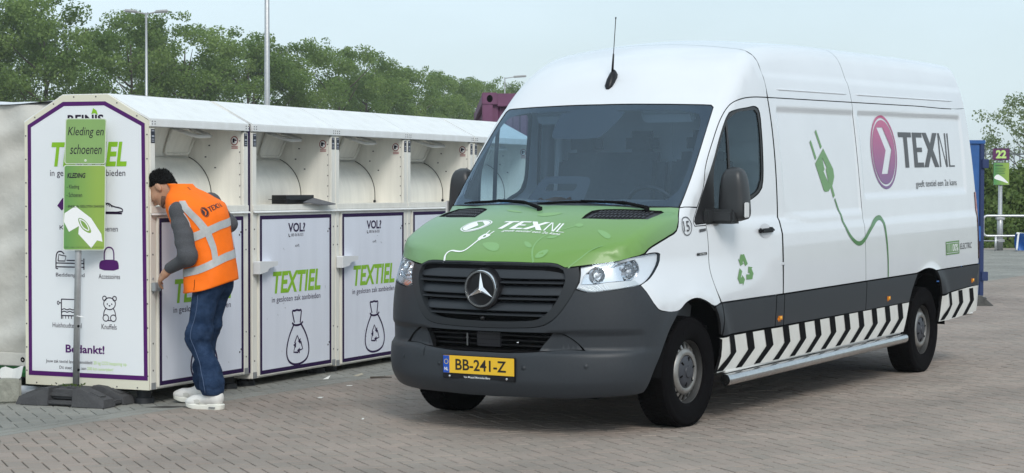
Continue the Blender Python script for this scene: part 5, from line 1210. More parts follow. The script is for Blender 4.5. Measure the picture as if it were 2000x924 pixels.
# sweater, jeans
sw = [C(shL, elL, .063, .053), C(elL, np.array(wrL) + [-.004, 0, .006], .053, .040), C(shR, elR, .063, .053), C(elR, wrR, .053, .040), C((.11, 0, 1.36), shL, .07, .066), C((.11, 0, 1.38), shR, .07, .066),
      ('e', (-.02, 0, 1.03), I3, (.135, .165, .16)), ('e', (.04, 0, 1.23), I3, (.145, .18, .18)), ('e', (.105, 0, 1.35), I3, (.11, .17, .10)), C((.14, 0, 1.42), (.195, 0, 1.475), .065, .064)]
for q in range(4):                                    # soft sleeve creases
    t = .30 + q / 5; a = np.array(shL) * (1 - t) + np.array(elL) * t; sw.append(('e', a + np.array([.008 * (-1) ** q, .006, 0]), I3, (.054, .054, .020), .05))
V, F = net(sw, (-.25, -.42, .84), (.40, .42, 1.60), .0075, .035); pymesh('sweater', V, F, sweat, person, True)
jn = [C((hpL[0] - .01, .078, .86), knL, .097, .074), C(knL, (-.085, .10, .28), .076, .068), C((-.085, .10, .28), (-.108, .10, .115), .068, .071), C((hpR[0] - .01, -.078, .86), knR, .097, .074), C(knR, (.13, -.17, .28), .076, .067), C((.13, -.17, .28), (.14, -.185, .125), .067, .070),
      ('e', (-.045, 0, .92), I3, (.126, .158, .13)), ('e', (-.070, .065, .85), I3, (.085, .085, .10)), ('e', (-.070, -.065, .85), I3, (.085, .085, .10))]
for z, dx in ((.15, .008), (.20, -.010), (.25, .008), (.50, -.010), (.55, -.010)):   # soft creases
    xk = float(np.interp(z, [.12, .28, .475, .86], [-.11, -.085, .015, -.05])); rl = float(np.interp(z, [.12, .28, .475, .86], [.071, .068, .074, .097])) + .002; jn.append(('e', (xk + dx, .10, z), I3, (rl, rl, .020), .05))
    xk = float(np.interp(z, [.12, .28, .49, .86], [.14, .13, .085, -.04])); jn.append(('e', (xk + dx, float(np.interp(z, [.12, .28, .49, .86], [-.185, -.17, -.11, -.09])), z + .02), I3, (rl, rl, .020), .05))
V, F = net(jn, (-.30, -.34, .06), (.30, .30, 1.04), .0075, .03, [((-.1, .1, .098), (0, 0, -1))]); jo = pymesh('jeans', V, F, denim, person, True)
sx_ = []
for z in np.linspace(.79, .12, 26):
    x0 = float(np.interp(z, [.14, .22, .30, .40, .50, .60, .70, .80], [-.10, -.085, -.06, -.02, .012, -.005, -.03, -.04])); k = np.hypot(V[:, 0] - x0, V[:, 2] - z) < .014; sx_.append((x0, V[k, 1].max() + .0015, z))
b = MB(); b.tube(sx_, .0028, 5); b.build('side_seam', mat('denim_seam', (.07, .11, .20), .8), jo, True)
# shoes
for (hx, ly, hz, yaw_, pitch_) in ((-.185, .10, 0, -.05, 0), (.085, -.19, .0, .12, -.05)):
    Rz = Matrix.Rotation(yaw_, 4, 'Z') @ Matrix.Rotation(pitch_, 4, 'Y'); T4 = Matrix.Translation((hx, ly, hz)) @ Rz
    def tp(p): q = T4 @ Vector(p); return np.array(q)
    R3 = np.array(T4.to_3x3()).T
    up = [C(tp((.055, 0, .075)), tp((.10, 0, .075)), .046, .044), C(tp((.10, 0, .070)), tp((.22, 0, .050)), .046, .040), ('e', tp((.245, 0, .045)), R3, (.060, .048, .034)), ('e', tp((.045, 0, .085)), R3, (.047, .040, .062)), C(tp((.075, 0, .105)), tp((.085, 0, .128)), .045, .047)]
    V, F = net(up, T4.translation - Vector((.12, .15, .05)), np.array(T4.translation) + [.40, .16, .24], .006, .03, [(tp((0, 0, .026)), tuple(-np.array(T4.to_3x3().col[2]))), (tp((.08, 0, .150)), (-.25, 0, .97))])
    sh = pymesh('shoe', V, F, shoe_m, person, True)
    ol = [(0, -.030), (-.006, 0), (0, .030), (.03, .042), (.10, .040), (.18, .050), (.24, .050), (.285, .035), (.302, .0), (.285, -.035), (.24, -.048), (.18, -.046), (.10, -.038), (.03, -.042)]
    ol = [tuple(p) for p in smooth_poly(ol, True, 2)]; nO = len(ol); v = []
    for z, sc_o in ((.0, .97), (.004, 1.0), (.026, 1.03), (.032, .98)):
        for x, y in ol: v.append(tp((.15 + (x - .15) * sc_o, y * sc_o, z + max(0, x - .22) * .18 + (.008 if z > .01 and x < .1 else 0))))
    f = [(r * nO + i, r * nO + (i + 1) % nO, (r + 1) * nO + (i + 1) % nO, (r + 1) * nO + i) for r in range(3) for i in range(nO)] + [tuple(range(nO))[::-1], tuple(range(3 * nO, 4 * nO))]
    pymesh('sole', v, f, sole_m, sh, False)
    b = MB()
    for q in range(5):
        x = .115 + .022 * q; z = .122 - .013 * q; b.tube([tp((x, -.026, z - .006)), tp((x, 0, z + .008)), tp((x, .026, z - .006))], .0045, 6)
    b.build('lace', sole_m, sh, True)
    b = MB(); b.box(tp((.055, .046, .016)), (.05, .006, .010), T4.to_3x3()); b.build('sole_mark', mat('grey_print', (.2, .2, .2), .5), sh)
    for bc, bd in (((.185, .040, .052), (.055, .012, .03)), ((.10, .040, .065), (.05, .010, .045))):
        b = MB(); b.box(tp(bc), bd, T4.to_3x3(), .004); b.build('shoe_panel', shoe_g, sh, True, auto=40)
# vest: loft of closed rings, thickness inwards; bands and print lie on it
RG = [(.845, -.030, .170, .206), (.862, -.030, .168, .205), (.95, -.024, .160, .194), (1.05, -.012, .152, .184), (1.15, .010, .156, .188), (1.24, .034, .166, .198), (1.32, .060, .172, .208), (1.39, .092, .172, .226), (1.435, .120, .152, .214), (1.475, .146, .124, .180), (1.505, .170, .100, .124), (1.525, .196, .088, .086), (1.553, .222, .086, .080)]
zr = np.array([r[0] for r in RG]); fx = pch(zr, [r[1] for r in RG]); fa_ = pch(zr, [r[2] for r in RG]); fb_ = pch(zr, [r[3] for r in RG])
def vest(th, z, off=0):
    th = np.asarray(th, float); z = np.asarray(z, float); a, b_ = fa_(z) + off, fb_(z) + off
    c, s = np.cos(th), np.sin(th); e = .82
    wob = 1 + .018 * np.sin(5 * th + 9 * z) * np.clip((1.35 - z) * 3, 0, 1) + .012 * np.sin(3 * th - 14 * z) * np.clip((1.4 - z) * 3, 0, 1) + .05 * np.clip(.92 - z, 0, .1) / .1 * np.sin(4 * th + 1)
    zz = z - np.interp(z, [.82, 1.0, 1.25, 1.35, 1.46], [.045, .072, .070, .045, 0]) * np.cos(th - .25 * np.pi)
    return np.stack([fx(z) + a * wob * np.sign(c) * np.abs(c) ** e, b_ * wob * np.sign(s) * np.abs(s) ** e, zz + np.zeros_like(th)], -1)
nt_, nz_ = 96, 60
TH, ZZ = np.meshgrid(np.linspace(0, 2 * np.pi, nt_, endpoint=False), np.linspace(.845, 1.553, nz_)); P = vest(TH, ZZ)
Pi = vest(TH, ZZ, -.008)
Vv = np.concatenate([P.reshape(-1, 3), Pi.reshape(-1, 3)]); m_ = nt_ * nz_; Fv = []
for j in range(nz_ - 1):
    for i in range(nt_):
        a, b_ = j * nt_ + i, j * nt_ + (i + 1) % nt_; Fv.append((a, b_, b_ + nt_, a + nt_)); Fv.append((m_ + a, m_ + a + nt_, m_ + b_ + nt_, m_ + b_))
for i in range(nt_):
    i2 = (i + 1) % nt_; Fv.append((i, m_ + i, m_ + i2, i2)); t0 = (nz_ - 1) * nt_; Fv.append((t0 + i, t0 + i2, m_ + t0 + i2, m_ + t0 + i))
vs = pymesh('vest', Vv, Fv, orangev, person, True)
def vband(name, path, w, m, off=.004):
    """path of (theta, z); strip of width w laid on the vest"""
    path = np.array(path, float); n = 60; d = np.r_[0, np.cumsum(np.hypot(np.diff(path[:, 0]) * .2, np.diff(path[:, 1])))]; t = np.linspace(0, d[-1], n)
    th, z = np.interp(t, d, path[:, 0]), np.interp(t, d, path[:, 1]); dth, dz = np.gradient(th) * .2, np.gradient(z); L_ = np.hypot(dth, dz); nth, nz2 = -dz / L_ / .2, dth / L_
    rows = [vest(th + nth * w * q, z + nz2 * w * q, off) for q in (-.5, -.25, 0, .25, .5)]
    v = np.concatenate(rows); f = [(r * n + i, r * n + i + 1, (r + 1) * n + i + 1, (r + 1) * n + i) for r in range(4) for i in range(n - 1)]
    return pymesh(name, v, f, m, vs, True)
pi = math.pi
for zf, zb_ in ((1.225, 1.225), (1.005, 1.005)):         # two bands round the body, rising towards the back
    th = np.linspace(0.02, 2 * pi + .02, 41); vband('reflective_band', np.stack([th, zf + (zb_ - zf) * (1 - np.cos(th)) / 2], 1), .055, refl)
vband('reflective_band', [(pi * .60, 1.44), (pi * .60, 1.40), (pi * .67, 1.32), (pi * .76, 1.21), (pi * .80, 1.10), (pi * .80, 1.01)], .055, refl, .005)
vband('reflective_band', [(pi * 1.40, 1.44), (pi * 1.40, 1.40), (pi * 1.33, 1.32), (pi * 1.24, 1.21), (pi * 1.20, 1.10), (pi * 1.20, 1.01)], .055, refl, .005)
def vart(name, vt, m, off=.003):
    v, t = vt; P = vest(v[:, 0], v[:, 1], off); return pymesh(name, P, t, m, vs)
def vmap(vt):   # local (a, z): a metres to the right when looking at the back
    v, t = vt; q = v.copy().astype(float); q[:, 0] = pi + (v[:, 0]) / .205; return q, t
lgm = mat('vest_print', (.03, .01, .015), .5)
lc_ = np.array([-.125, 1.352]); el = ellipse(*lc_, .030, .036, 28)
vart('round_logo', vmap(merge(fill([el, (el - lc_) * .9 + lc_]), fill([(el - lc_) * .82 + lc_, [tuple(lc_ + p) for p in ((-.012, .022), (0, .022), (.014, 0), (-.002, -.022), (-.014, -.022), (.001, 0))]]))), lgm)
v, t = texnl(); v = v.copy(); v[:, 0] = -.088 + v[:, 0] * .13; v[:, 1] = 1.338 + v[:, 1] * .040 + v[:, 0] * .22 + .02; vart('lettering', vmap((v, t)), lgm)['kind'] = 'stuff'
vart('collar_print', (np.stack([pi * .80 + .16 * texnl()[0][:, 0], 1.512 + .018 * texnl()[0][:, 1]], 1), texnl()[1]), lgm)['kind'] = 'stuff'
b = MB(); b.tube([tuple(vest(pi * .5, .86, .002)), tuple(vest(pi * .5, .90, .002)), tuple(vest(pi * .5, .94, .002))], .0018, 5); b.build('zip', blkm, vs)
b = MB(); ah = []
for a in np.linspace(0, 2 * pi, 29): 
    ah.append(vest(pi * .46 + .34 * math.cos(a), 1.315 + .105 * math.sin(a), .002))
b.tube(ah, .004, 6, False); b.build('armhole_piping', refl, vs, True)

# ------------------------------------------------------------------ paving
def brick_mat(name, c1, c2, src):
    m = bpy.data.materials.new(name); m.use_nodes = True; t = m.node_tree; b = t.nodes['Principled BSDF']; b.inputs['Roughness'].default_value = .85
    if src == 'obj': i = N(t, 'ShaderNodeObjectInfo'); fac = i.outputs['Random']
    else: i = N(t, 'ShaderNodeAttribute'); i.attribute_name = 'tint'; fac = i.outputs['Fac']
    cr = N(t, 'ShaderNodeValToRGB'); e = cr.color_ramp.elements; e[0].color = (*c1, 1); e[1].color = (*c2, 1)
    g_ = N(t, 'ShaderNodeNewGeometry'); n1 = N(t, 'ShaderNodeTexNoise'); n1.inputs['Scale'].default_value = .9; n1.inputs['Detail'].default_value = 5
    n2 = N(t, 'ShaderNodeTexNoise'); n2.inputs['Scale'].default_value = 170; n2.inputs['Detail'].default_value = 3
    r1 = N(t, 'ShaderNodeMapRange'); r1.inputs['From Min'].default_value = .3; r1.inputs['From Max'].default_value = .75; r1.inputs['To Min'].default_value = 1.08; r1.inputs['To Max'].default_value = .70
    r2 = N(t, 'ShaderNodeMapRange'); r2.inputs['From Min'].default_value = .3; r2.inputs['From Max'].default_value = .7; r2.inputs['To Min'].default_value = .80; r2.inputs['To Max'].default_value = 1.22
    mu = N(t, 'ShaderNodeMath', operation='MULTIPLY'); vm = N(t, 'ShaderNodeVectorMath', operation='SCALE')
    for n_ in (n1, n2): t.links.new(g_.outputs['Position'], n_.inputs['Vector'])
    t.links.new(fac, cr.inputs[0]); t.links.new(n1.outputs['Fac'], r1.inputs['Value']); t.links.new(n2.outputs['Fac'], r2.inputs['Value'])
    t.links.new(r1.outputs[0], mu.inputs[0]); t.links.new(r2.outputs[0], mu.inputs[1]); t.links.new(cr.outputs[0], vm.inputs[0]); t.links.new(mu.outputs[0], vm.inputs['Scale'])
    t.links.new(vm.outputs[0], b.inputs['Base Color'])
    bp = N(t, 'ShaderNodeBump'); bp.inputs['Strength'].default_value = .35; bp.inputs['Distance'].default_value = .003
    t.links.new(n2.outputs['Fac'], bp.inputs['Height']); t.links.new(bp.outputs['Normal'], b.inputs['Normal'])
    return m
RED = ((.285, .245, .210), (.335, .272, .232)); GRY = ((.245, .243, .220), (.28, .275, .248))
m_bn = brick_mat('brick_near', *RED, 'obj'); m_bf = brick_mat('brick_far', *RED, 'attr'); m_bg = brick_mat('brick_grey', *GRY, 'attr'); m_bgn = brick_mat('brick_grey_near', *GRY, 'obj')
sand = mat('joint_sand', (.045, .040, .034), .95, noise=(3, .4))
far_pave = mat('far_paving', (.30, .26, .225), .85, noise=(1.5, .18))
GR = pymesh('ground', [(-165, -18, -.014), (165, -18, -.014), (165, 280, -.014), (-165, 280, -.014)], [(0, 1, 2, 3)], sand); GR['kind'] = 'structure'
YF = 47.0
FP = pymesh('road', [(-165, YF, -.001), (165, YF, -.001), (165, 280, -.001), (-165, 280, -.001)], [(0, 1, 2, 3)], far_pave); FP['kind'] = 'structure'
Wb = .0975; jn_ = np.array([.376, -.927]); jn_ /= np.linalg.norm(jn_); pn_ = np.array([-jn_[1], jn_[0]])
K0 = np.array([-3.143, 11.853]); KU = np.array([.484, .875]); KU /= np.linalg.norm(KU); KN = np.array([KU[1], -KU[0]])
i_, k_ = np.meshgrid(np.arange(-700, 701), np.arange(-360, 361), indexing='ij'); i_ = i_.ravel(); k_ = k_.ravel()
base = np.stack([i_ + 2 * k_, i_ - 2 * k_], 1) * Wb
org = np.array([0., 24.])
rects = []
for (a0, b0, aw, bw, ang) in ((0, 0, 2, 1, 0), (2, -1, 1, 2, 1)):
    c = base + np.array([a0 + aw / 2, b0 + bw / 2]) * Wb; Pw = org + c[:, :1] * pn_ + c[:, 1:] * jn_
    lim = (Pw[:, 1] > 9.2) & (Pw[:, 1] < YF) & (np.abs(Pw[:, 0]) < 2.4 + .30 * Pw[:, 1])
    Pw = Pw[lim]; rects.append((Pw, np.full(len(Pw), ang)))
BC = np.concatenate([r[0] for r in rects]); BA = np.concatenate([r[1] for r in rects])
dK = (BC - K0) @ KN; half = np.where(BA == 0, np.abs(pn_ @ KN) * Wb + np.abs(jn_ @ KN) * Wb / 2, np.abs(jn_ @ KN) * Wb + np.abs(pn_ @ KN) * Wb / 2)
inR = dK - half > .0; inL = dK + half < -.2
cut = ~(inR | inL)
tang = np.where(BA[:, None] == 0, pn_, jn_)             # long side
# bricks crossing the edging are cut to it
def bverts(c, t, l, w, z, tilt):
    n = np.stack([-t[:, 1], t[:, 0]], 1); out = []
    for hh, ins in ((0, .0022), (-.0035, .0), (-.014, .0)):
        for sx, sy in ((-1, -1), (1, -1), (1, 1), (-1, 1)):
            p = c + t * ((l / 2 - .0040 - ins) * sx)[:, None] + n * ((w / 2 - .0040 - ins) * sy)[:, None]
            zz = z + hh + (tilt[:, 0] * sx + tilt[:, 1] * sy if hh > -.01 else 0); zz = np.where(hh < -.01, -.0138, zz)
            out.append(np.concatenate([p, np.broadcast_to(zz, (len(c),))[:, None]], 1))
    return np.stack(out, 1)
def clip(poly, d0, sgn):
    out = []
    for i in range(len(poly)):
        a, b_ = poly[i], poly[(i + 1) % len(poly)]; da, db = sgn * ((a - K0) @ KN - d0), sgn * ((b_ - K0) @ KN - d0)
        if da >= 0: out.append(a)
        if (da >= 0) != (db >= 0): out.append(a + (b_ - a) * da / (da - db))
    return out
# edging: two courses of stretchers along the line
ec = []; et_ = []
for r in range(2):
    s_ = np.arange(-12, 42, .1985) + r * .099; P_ = K0 + s_[:, None] * KU - KN * (.0975 * (r + .5) + .0025); ec.append(P_)
EC = np.concatenate(ec); EC = EC[(EC[:, 1] > 9.2) & (np.abs(EC[:, 0]) < 2.4 + .3 * EC[:, 1])]
allc = np.concatenate([BC[inR], BC[inL], EC]); allt = np.concatenate([tang[inR], tang[inL], np.tile(KU, (len(EC), 1))])
grp = np.r_[np.zeros(inR.sum()), np.ones(inL.sum()), np.full(len(EC), 2)].astype(int); nB = len(allc)
zz = rng.normal(0, .0007, nB); ti = rng.normal(0, .0003, (nB, 2)); tint = rng.random(nB).astype(np.float32)
px_ = 1000 + 3780 * allc[:, 0] / allc[:, 1]; py_ = 362 + 3780 * 1.543 / allc[:, 1]
vis = (px_ > 5) & (px_ < 1995) & (py_ < 930)
order = np.argsort(np.where(vis, allc[:, 1], 1e9))[:300]; near = np.zeros(nB, bool); near[order] = True
def bricks_mesh(name, sel, m, parent):
    Vb = bverts(allc[sel], allt[sel], np.full(sel.sum(), 2 * Wb), np.full(sel.sum(), Wb), zz[sel], ti[sel]); n = len(Vb)
    q = np.array([(0, 1, 2, 3), (4, 5, 1, 0), (5, 6, 2, 1), (6, 7, 3, 2), (7, 4, 0, 3), (8, 9, 5, 4), (9, 10, 6, 5), (10, 11, 7, 6), (11, 8, 4, 7)])
    F_ = (q[None] + 12 * np.arange(n)[:, None, None]).reshape(-1, 4)
    me = bpy.data.meshes.new(name); me.vertices.add(n * 12); me.vertices.foreach_set('co', Vb.reshape(-1)); me.loops.add(len(F_) * 4); me.loops.foreach_set('vertex_index', F_.reshape(-1).astype(np.int32))
    me.polygons.add(len(F_)); me.polygons.foreach_set('loop_start', np.arange(0, len(F_) * 4, 4, dtype=np.int32))
    me.polygons.foreach_set('use_smooth', np.zeros(len(F_), bool)); at = me.attributes.new('tint', 'FLOAT', 'FACE'); at.data.foreach_set('value', np.repeat(tint[sel], 9)); me.update(); me.validate()
    return link(name, me, m, parent, kind='stuff')
bricks_mesh('brick_field', ~near & (grp == 0), m_bf, GR); bricks_mesh('brick_field', ~near & (grp == 1), m_bg, GR); bricks_mesh('brick_edging', ~near & (grp == 2), m_bg, GR)
# cut bricks
cv_, cf_ = ([], []), ([], [])
for c, t, a in zip(BC[cut], tang[cut], BA[cut]):
    n = np.array([-t[1], t[0]]); P_ = [c + t * (Wb - .002) * sx + n * (Wb / 2 - .002) * sy for sx, sy in ((-1, -1), (1, -1), (1, 1), (-1, 1))]
    for w_, (d0, sg) in enumerate(((.004, 1), (-.204, -1))):
        q = clip(P_, d0, sg)
        if len(q) > 2:
            o = len(cv_[w_]); cv_[w_].extend([(p[0], p[1], -.001) for p in q] + [(p[0], p[1], -.0138) for p in q]); k = len(q)
            cf_[w_].append(tuple(range(o, o + k))); cf_[w_].extend([(o + i, o + k + i, o + k + (i + 1) % k, o + (i + 1) % k) for i in range(k)])
for w_, mm in ((0, m_bf), (1, m_bg)): pymesh('cut_brick', cv_[w_], cf_[w_], mm, GR, kind='stuff')
bme = {}
for gi, mm in ((0, m_bn), (1, m_bgn), (2, m_bgn)):
    v = bverts(np.zeros((1, 2)), np.array([[1., 0]]), np.array([2 * Wb]), np.array([Wb]), np.zeros(1), np.zeros((1, 2)))[0]
    me = bpy.data.meshes.new('brick'); me.from_pydata([tuple(map(float, p)) for p in v], [], [(0, 1, 2, 3), (4, 5, 1, 0), (5, 6, 2, 1), (6, 7, 3, 2), (7, 4, 0, 3), (8, 9, 5, 4), (9, 10, 6, 5), (10, 11, 7, 6), (11, 8, 4, 7)]); me.materials.append(mm); bme[gi] = me
for i in order:
    o = bpy.data.objects.new('brick', bme[grp[i]]); COL.objects.link(o); o.parent = GR; o.location = (allc[i, 0], allc[i, 1], zz[i]); o.rotation_euler = (ti[i, 0] / .05, ti[i, 1] / .1, math.atan2(allt[i, 1], allt[i, 0]))

# ------------------------------------------------------------------ trees, bank, lamp posts
def leaf_mat(name, c1, c2):
    m = bpy.data.materials.new(name); m.use_nodes = True; t = m.node_tree; b = t.nodes['Principled BSDF']; b.inputs['Roughness'].default_value = .6; b.inputs['Specular IOR Level'].default_value = .25
    a = N(t, 'ShaderNodeAttribute'); a.attribute_name = 'tint'; cr = N(t, 'ShaderNodeValToRGB'); cr.color_ramp.elements[0].color = (*c1, 1); cr.color_ramp.elements[1].color = (*c2, 1)
    t.links.new(a.outputs['Fac'], cr.inputs[0]); t.links.new(cr.outputs[0], b.inputs['Base Color'])
    tl = N(t, 'ShaderNodeBsdfTranslucent'); mi = N(t, 'ShaderNodeMixShader'); mi.inputs[0].default_value = .48; t.links.new(cr.outputs[0], tl.inputs['Color'])
    o = t.nodes['Material Output']; t.links.new(b.outputs[0], mi.inputs[1]); t.links.new(tl.outputs[0], mi.inputs[2]); t.links.new(mi.outputs[0], o.inputs['Surface'])
    return m
leafm = leaf_mat('leaf_green', (.105, .180, .042), (.250, .345, .105)); bark = mat('bark', (.09, .075, .06), .9, noise=(8, .4))
leafp = leaf_mat('leaf_pale', (.16, .22, .10), (.30, .36, .18))
def leaves(name, cen, nrm_dir, size, m, parent, tintv):
    n = len(cen); d = rng.normal(size=(n, 3)) + nrm_dir; d /= np.linalg.norm(d, axis=1)[:, None]; a = np.cross(d, rng.normal(size=(n, 3))); a /= np.linalg.norm(a, axis=1)[:, None]; b_ = np.cross(d, a)
    s = (size * rng.uniform(.6, 1.3, n))[:, None]; k = .62
    V = np.stack([cen - a * s, cen - b_ * s * k, cen + a * s, cen + b_ * s * k], 1).reshape(-1, 3); F_ = np.arange(n * 4).reshape(-1, 4)
    me = bpy.data.meshes.new(name); me.vertices.add(n * 4); me.vertices.foreach_set('co', V.reshape(-1)); me.loops.add(n * 4); me.loops.foreach_set('vertex_index', F_.reshape(-1).astype(np.int32)); me.polygons.add(n); me.polygons.foreach_set('loop_start', np.arange(0, n * 4, 4, dtype=np.int32))
    at = me.attributes.new('tint', 'FLOAT', 'FACE'); at.data.foreach_set('value', tintv.astype(np.float32)); me.update()
    return link(name, me, m, parent)
def tree(loc, h, w, label, seed, nl=28000, group='trees in a row behind the containers', lm=None, lsz=.098):
    global rng
    keep = rng; rng = np.random.default_rng(seed)
    r = empty('leafy_tree', loc, (0, 0, seed * 1.3), label, 'tree', group)
    b = MB(); b.tube([(0, 0, -.2), (.05, 0, h * .25), (.0, .1, h * .55), (.1, 0, h * .85)], [h * .016, h * .013, h * .009, h * .003], 8); tips = []
    for q in range(13):
        a = q * 2.4 + seed; z0 = h * (.18 + .045 * q); L_ = w * (.55 - .02 * q) * rng.uniform(.7, 1.1); e = np.array([math.cos(a) * L_, math.sin(a) * L_, L_ * rng.uniform(.5, 1.0)])
        p0 = np.array([.03, .03, z0]); b.tube([p0, p0 + e * .5 + [0, 0, -.1], p0 + e], [h * .006, h * .004, h * .0015], 5); tips.append(p0 + e * .8)
    b.build('trunk', bark, r, True)
    # crown: many unequal leaf clumps along the limbs
    nc = 74; cl = []
    for q in range(nc):
        t = rng.random(); z = h * (.10 + .86 * t); rad = w * .5 * (.55 + .75 * math.sin(math.pi * min(1, .12 + .80 * t)) ** .8) * (1 if t < .75 else 1.15 - .75 * (t - .75) * 4 * .6)
        a = rng.uniform(0, 2 * math.pi); rr = rad * math.sqrt(rng.uniform(.15, 1)); cl.append((rr * math.cos(a), rr * math.sin(a), z + rng.normal(0, .2)))
    cl = np.array(cl); cr_ = rng.uniform(.07, .15, nc) * w * 1.05
    for q in range(9): cl = np.r_[cl, [[rng.normal(0, w * .16), rng.normal(0, w * .16), h * rng.uniform(.93, 1.03)]]]; cr_ = np.r_[cr_, w * rng.uniform(.04, .08)]
    pick = rng.choice(len(cl), nl, p=cr_ ** 2.2 / (cr_ ** 2.2).sum()); u = rng.normal(size=(nl, 3)); u /= np.linalg.norm(u, axis=1)[:, None]; rad = rng.random(nl) ** .45
    cen = cl[pick] + u * (rad * cr_[pick])[:, None] * [1.15, 1.15, .85]
    tv = np.clip(.45 + .25 * rng.normal(size=nl) * .6 + rng.normal(0, .24, len(cl))[pick], 0, 1)
    leaves('crown', cen, u * .7 + [0, 0, .5], lsz * h / 12, lm or leafm, r, tv); rng = keep
    return r
def copy_thing(r, loc, rz, sc, label):
    c = r.copy(); COL.objects.link(c); c.location = loc; c.rotation_euler = (0, 0, rz); c.scale = sc; c['label'] = label
    for ch in r.children:
        d = ch.copy(); COL.objects.link(d); d.parent = c
    return c
# the row runs away to the right: (pixel column of its axis in the photo is only how it was surveyed) -> world x, y, height
row = [(-38.0, 118, 13.4), (-33.5, 124, 13.4), (-29.4, 122, 13.3), (-25.2, 128, 12.7), (-22.2, 131, 12.6), (-18.6, 137, 12.0), (-15.8, 140, 11.6), (-13.2, 147, 12.2), (-12.0, 160, 12.1), (-9.2, 166, 11.3), (-8.0, 181, 12.2), (-5.8, 188, 11.7), (-4.0, 198, 12.1), (-2.3, 212, 12.9), (.2, 222, 12.3), (3.5, 236, 12.0), (7, 250, 12.2), (-36, 136, 13.6), (-27, 141, 12.6), (-20, 150, 12.2), (-11.5, 176, 11.8)]
LT = 'leafy green tree in the row behind the containers'
wh = ['standing farthest left of the row, crown rising out of frame', 'second from the left end of the tree row, taller than the frame', 'tallest in the row, left of the double-headed lamp post', 'directly behind the double-headed lamp post', 'just right of the double-headed lamp post', 'between the two tall lamp posts, nearer the double-headed one', 'midway between the two tall lamp posts', 'just left of the plain tall pole', 'directly behind the plain tall pole', 'just right of the plain tall pole', 'second right of the plain tall pole', 'third right of the plain tall pole', 'fourth right of the plain tall pole', 'left of the purple container corner', 'directly behind the purple container corner', 'last before the van roof, by the small far lamp', 'hidden mostly behind the van roof', 'in the back row at the far left', 'in the back row behind the first container roof', 'in the back row left of the plain tall pole', 'in the back row right of the plain tall pole']
protos = [tree((row[i][0], row[i][1], 0), 13.0, 8.2, 'leafy green tree ' + wh[i], 11 + i) for i in range(3)]
for i in range(3): protos[i].scale = (row[i][2] / 13,) * 3
for i in range(3, len(row)):
    x, y, h_ = row[i]; copy_thing(protos[i % 3], (x, y, 0), i * 1.7, (h_ / 13 * (1 + .06 * math.sin(i * 5)), h_ / 13, h_ / 13), 'leafy green tree ' + wh[i])
ot = tree((20.2, 76, 1.0), 4.0, 3.0, 'pale young tree beyond the weedy bank at the right edge', 40, 6000, None, leafp, .17)
# undergrowth below the row (one mass) and the weedy bank by the far kerb
def mass(name, n, fn, size, m, tv, label=None):
    c = fn(n); o = leaves(name, c, np.array([0, 0, .6]), size, m, None, tv); o['kind'] = 'stuff'; return o
t_ = rng.random(16000); mass('undergrowth', 16000, lambda n: np.stack([-46 + 56 * t_ + rng.normal(0, 1.8, n), 112 + 125 * t_ ** 1.15 + rng.normal(0, 1.8, n), rng.random(n) ** .8 * 6.0], 1), .40, leafm, np.clip(rng.normal(.35, .2, 16000), 0, 1))
bankm = mat('bank_soil', (.10, .12, .05), .95, noise=(1.5, .5))
bk_ = pymesh('bank', [(-60, 48.6, -.01), (60, 48.6, -.01), (-60, 49.2, .12), (60, 49.2, .12), (-60, 52.5, 1.7), (60, 52.5, 1.7), (-60, 58, 1.9), (60, 58, 1.9), (-60, 64, -.02), (60, 64, -.02)], [(0, 1, 3, 2), (2, 3, 5, 4), (4, 5, 7, 6), (6, 7, 9, 8)], bankm); bk_['kind'] = 'structure'
nb = 60000; xb = np.r_[rng.uniform(9, 18, 48000), rng.uniform(-14, 30, 12000)]; tb = rng.random(nb) ** .9; hb = np.interp(tb, [0, .15, 1], [.05, .12, 1.75]) + rng.random(nb) * .55 * (.4 + .6 * np.sin(xb * 3.1 + tb * 9) ** 2)
mass('weeds', nb, lambda n: np.stack([xb, 48.9 + 3.6 * tb + rng.normal(0, .1, n), hb], 1), .072, leaf_mat('weed_green', (.085, .14, .035), (.22, .30, .09)), np.clip(rng.normal(.45, .22, nb), 0, 1))
ng = 9000; xg = rng.uniform(-10, 30, ng); mass('grass', ng, lambda n: np.stack([xg, 48.3 + rng.random(n) * .9, rng.random(n) * .14], 1), .06, leaf_mat('grass_green', (.07, .12, .025), (.17, .24, .07)), rng.random(ng))
galv = mat('galvanised_pole', (.50, .51, .52), .45, metal=.6, noise=(20, .2))
lampg = mat('lamp_grey', (.36, .37, .38), .5)
def lamp_post(loc, h, r_, heads, label, hl):
    o = empty('lamp_post', loc, (0, 0, .1), label, 'lamp post')
    b = MB(); b.tube([(0, 0, -.1), (0, 0, h * .35), (0, 0, h)], [r_ * 1.25, r_, r_ * .6], 12); b.build('pole', galv, o, True)
    for sx in heads:
        b = MB(); b.tube([(0, 0, h - .05), (sx * hl * .45, 0, h + .02), (sx * hl * .5, 0, h + .03)], r_ * .4, 8); a = b.build('arm', galv, o, True)
        b = MB(); b.box((sx * hl * .82, 0, h + .06), (hl * .72, .26, .11), Matrix.Rotation(-sx * .07, 3, 'Y'), .04); b.build('lamp_head', lampg, a, True, auto=40)
    return o
lamp_post((-14.15, 75, 0), 8.2, .065, (-1, 1), 'tall lamp post with two flat lamp heads rising above the first container', .72)
lamp_post((-5.12, 40.5, 0), 8.6, .062, (-1, 1), 'tall plain pole rising out of the frame above the second container', .7)
lamp_post((-.40, 105, 0), 7.4, .055, (1,), 'small far lamp post with one head above the purple container', 1.0)

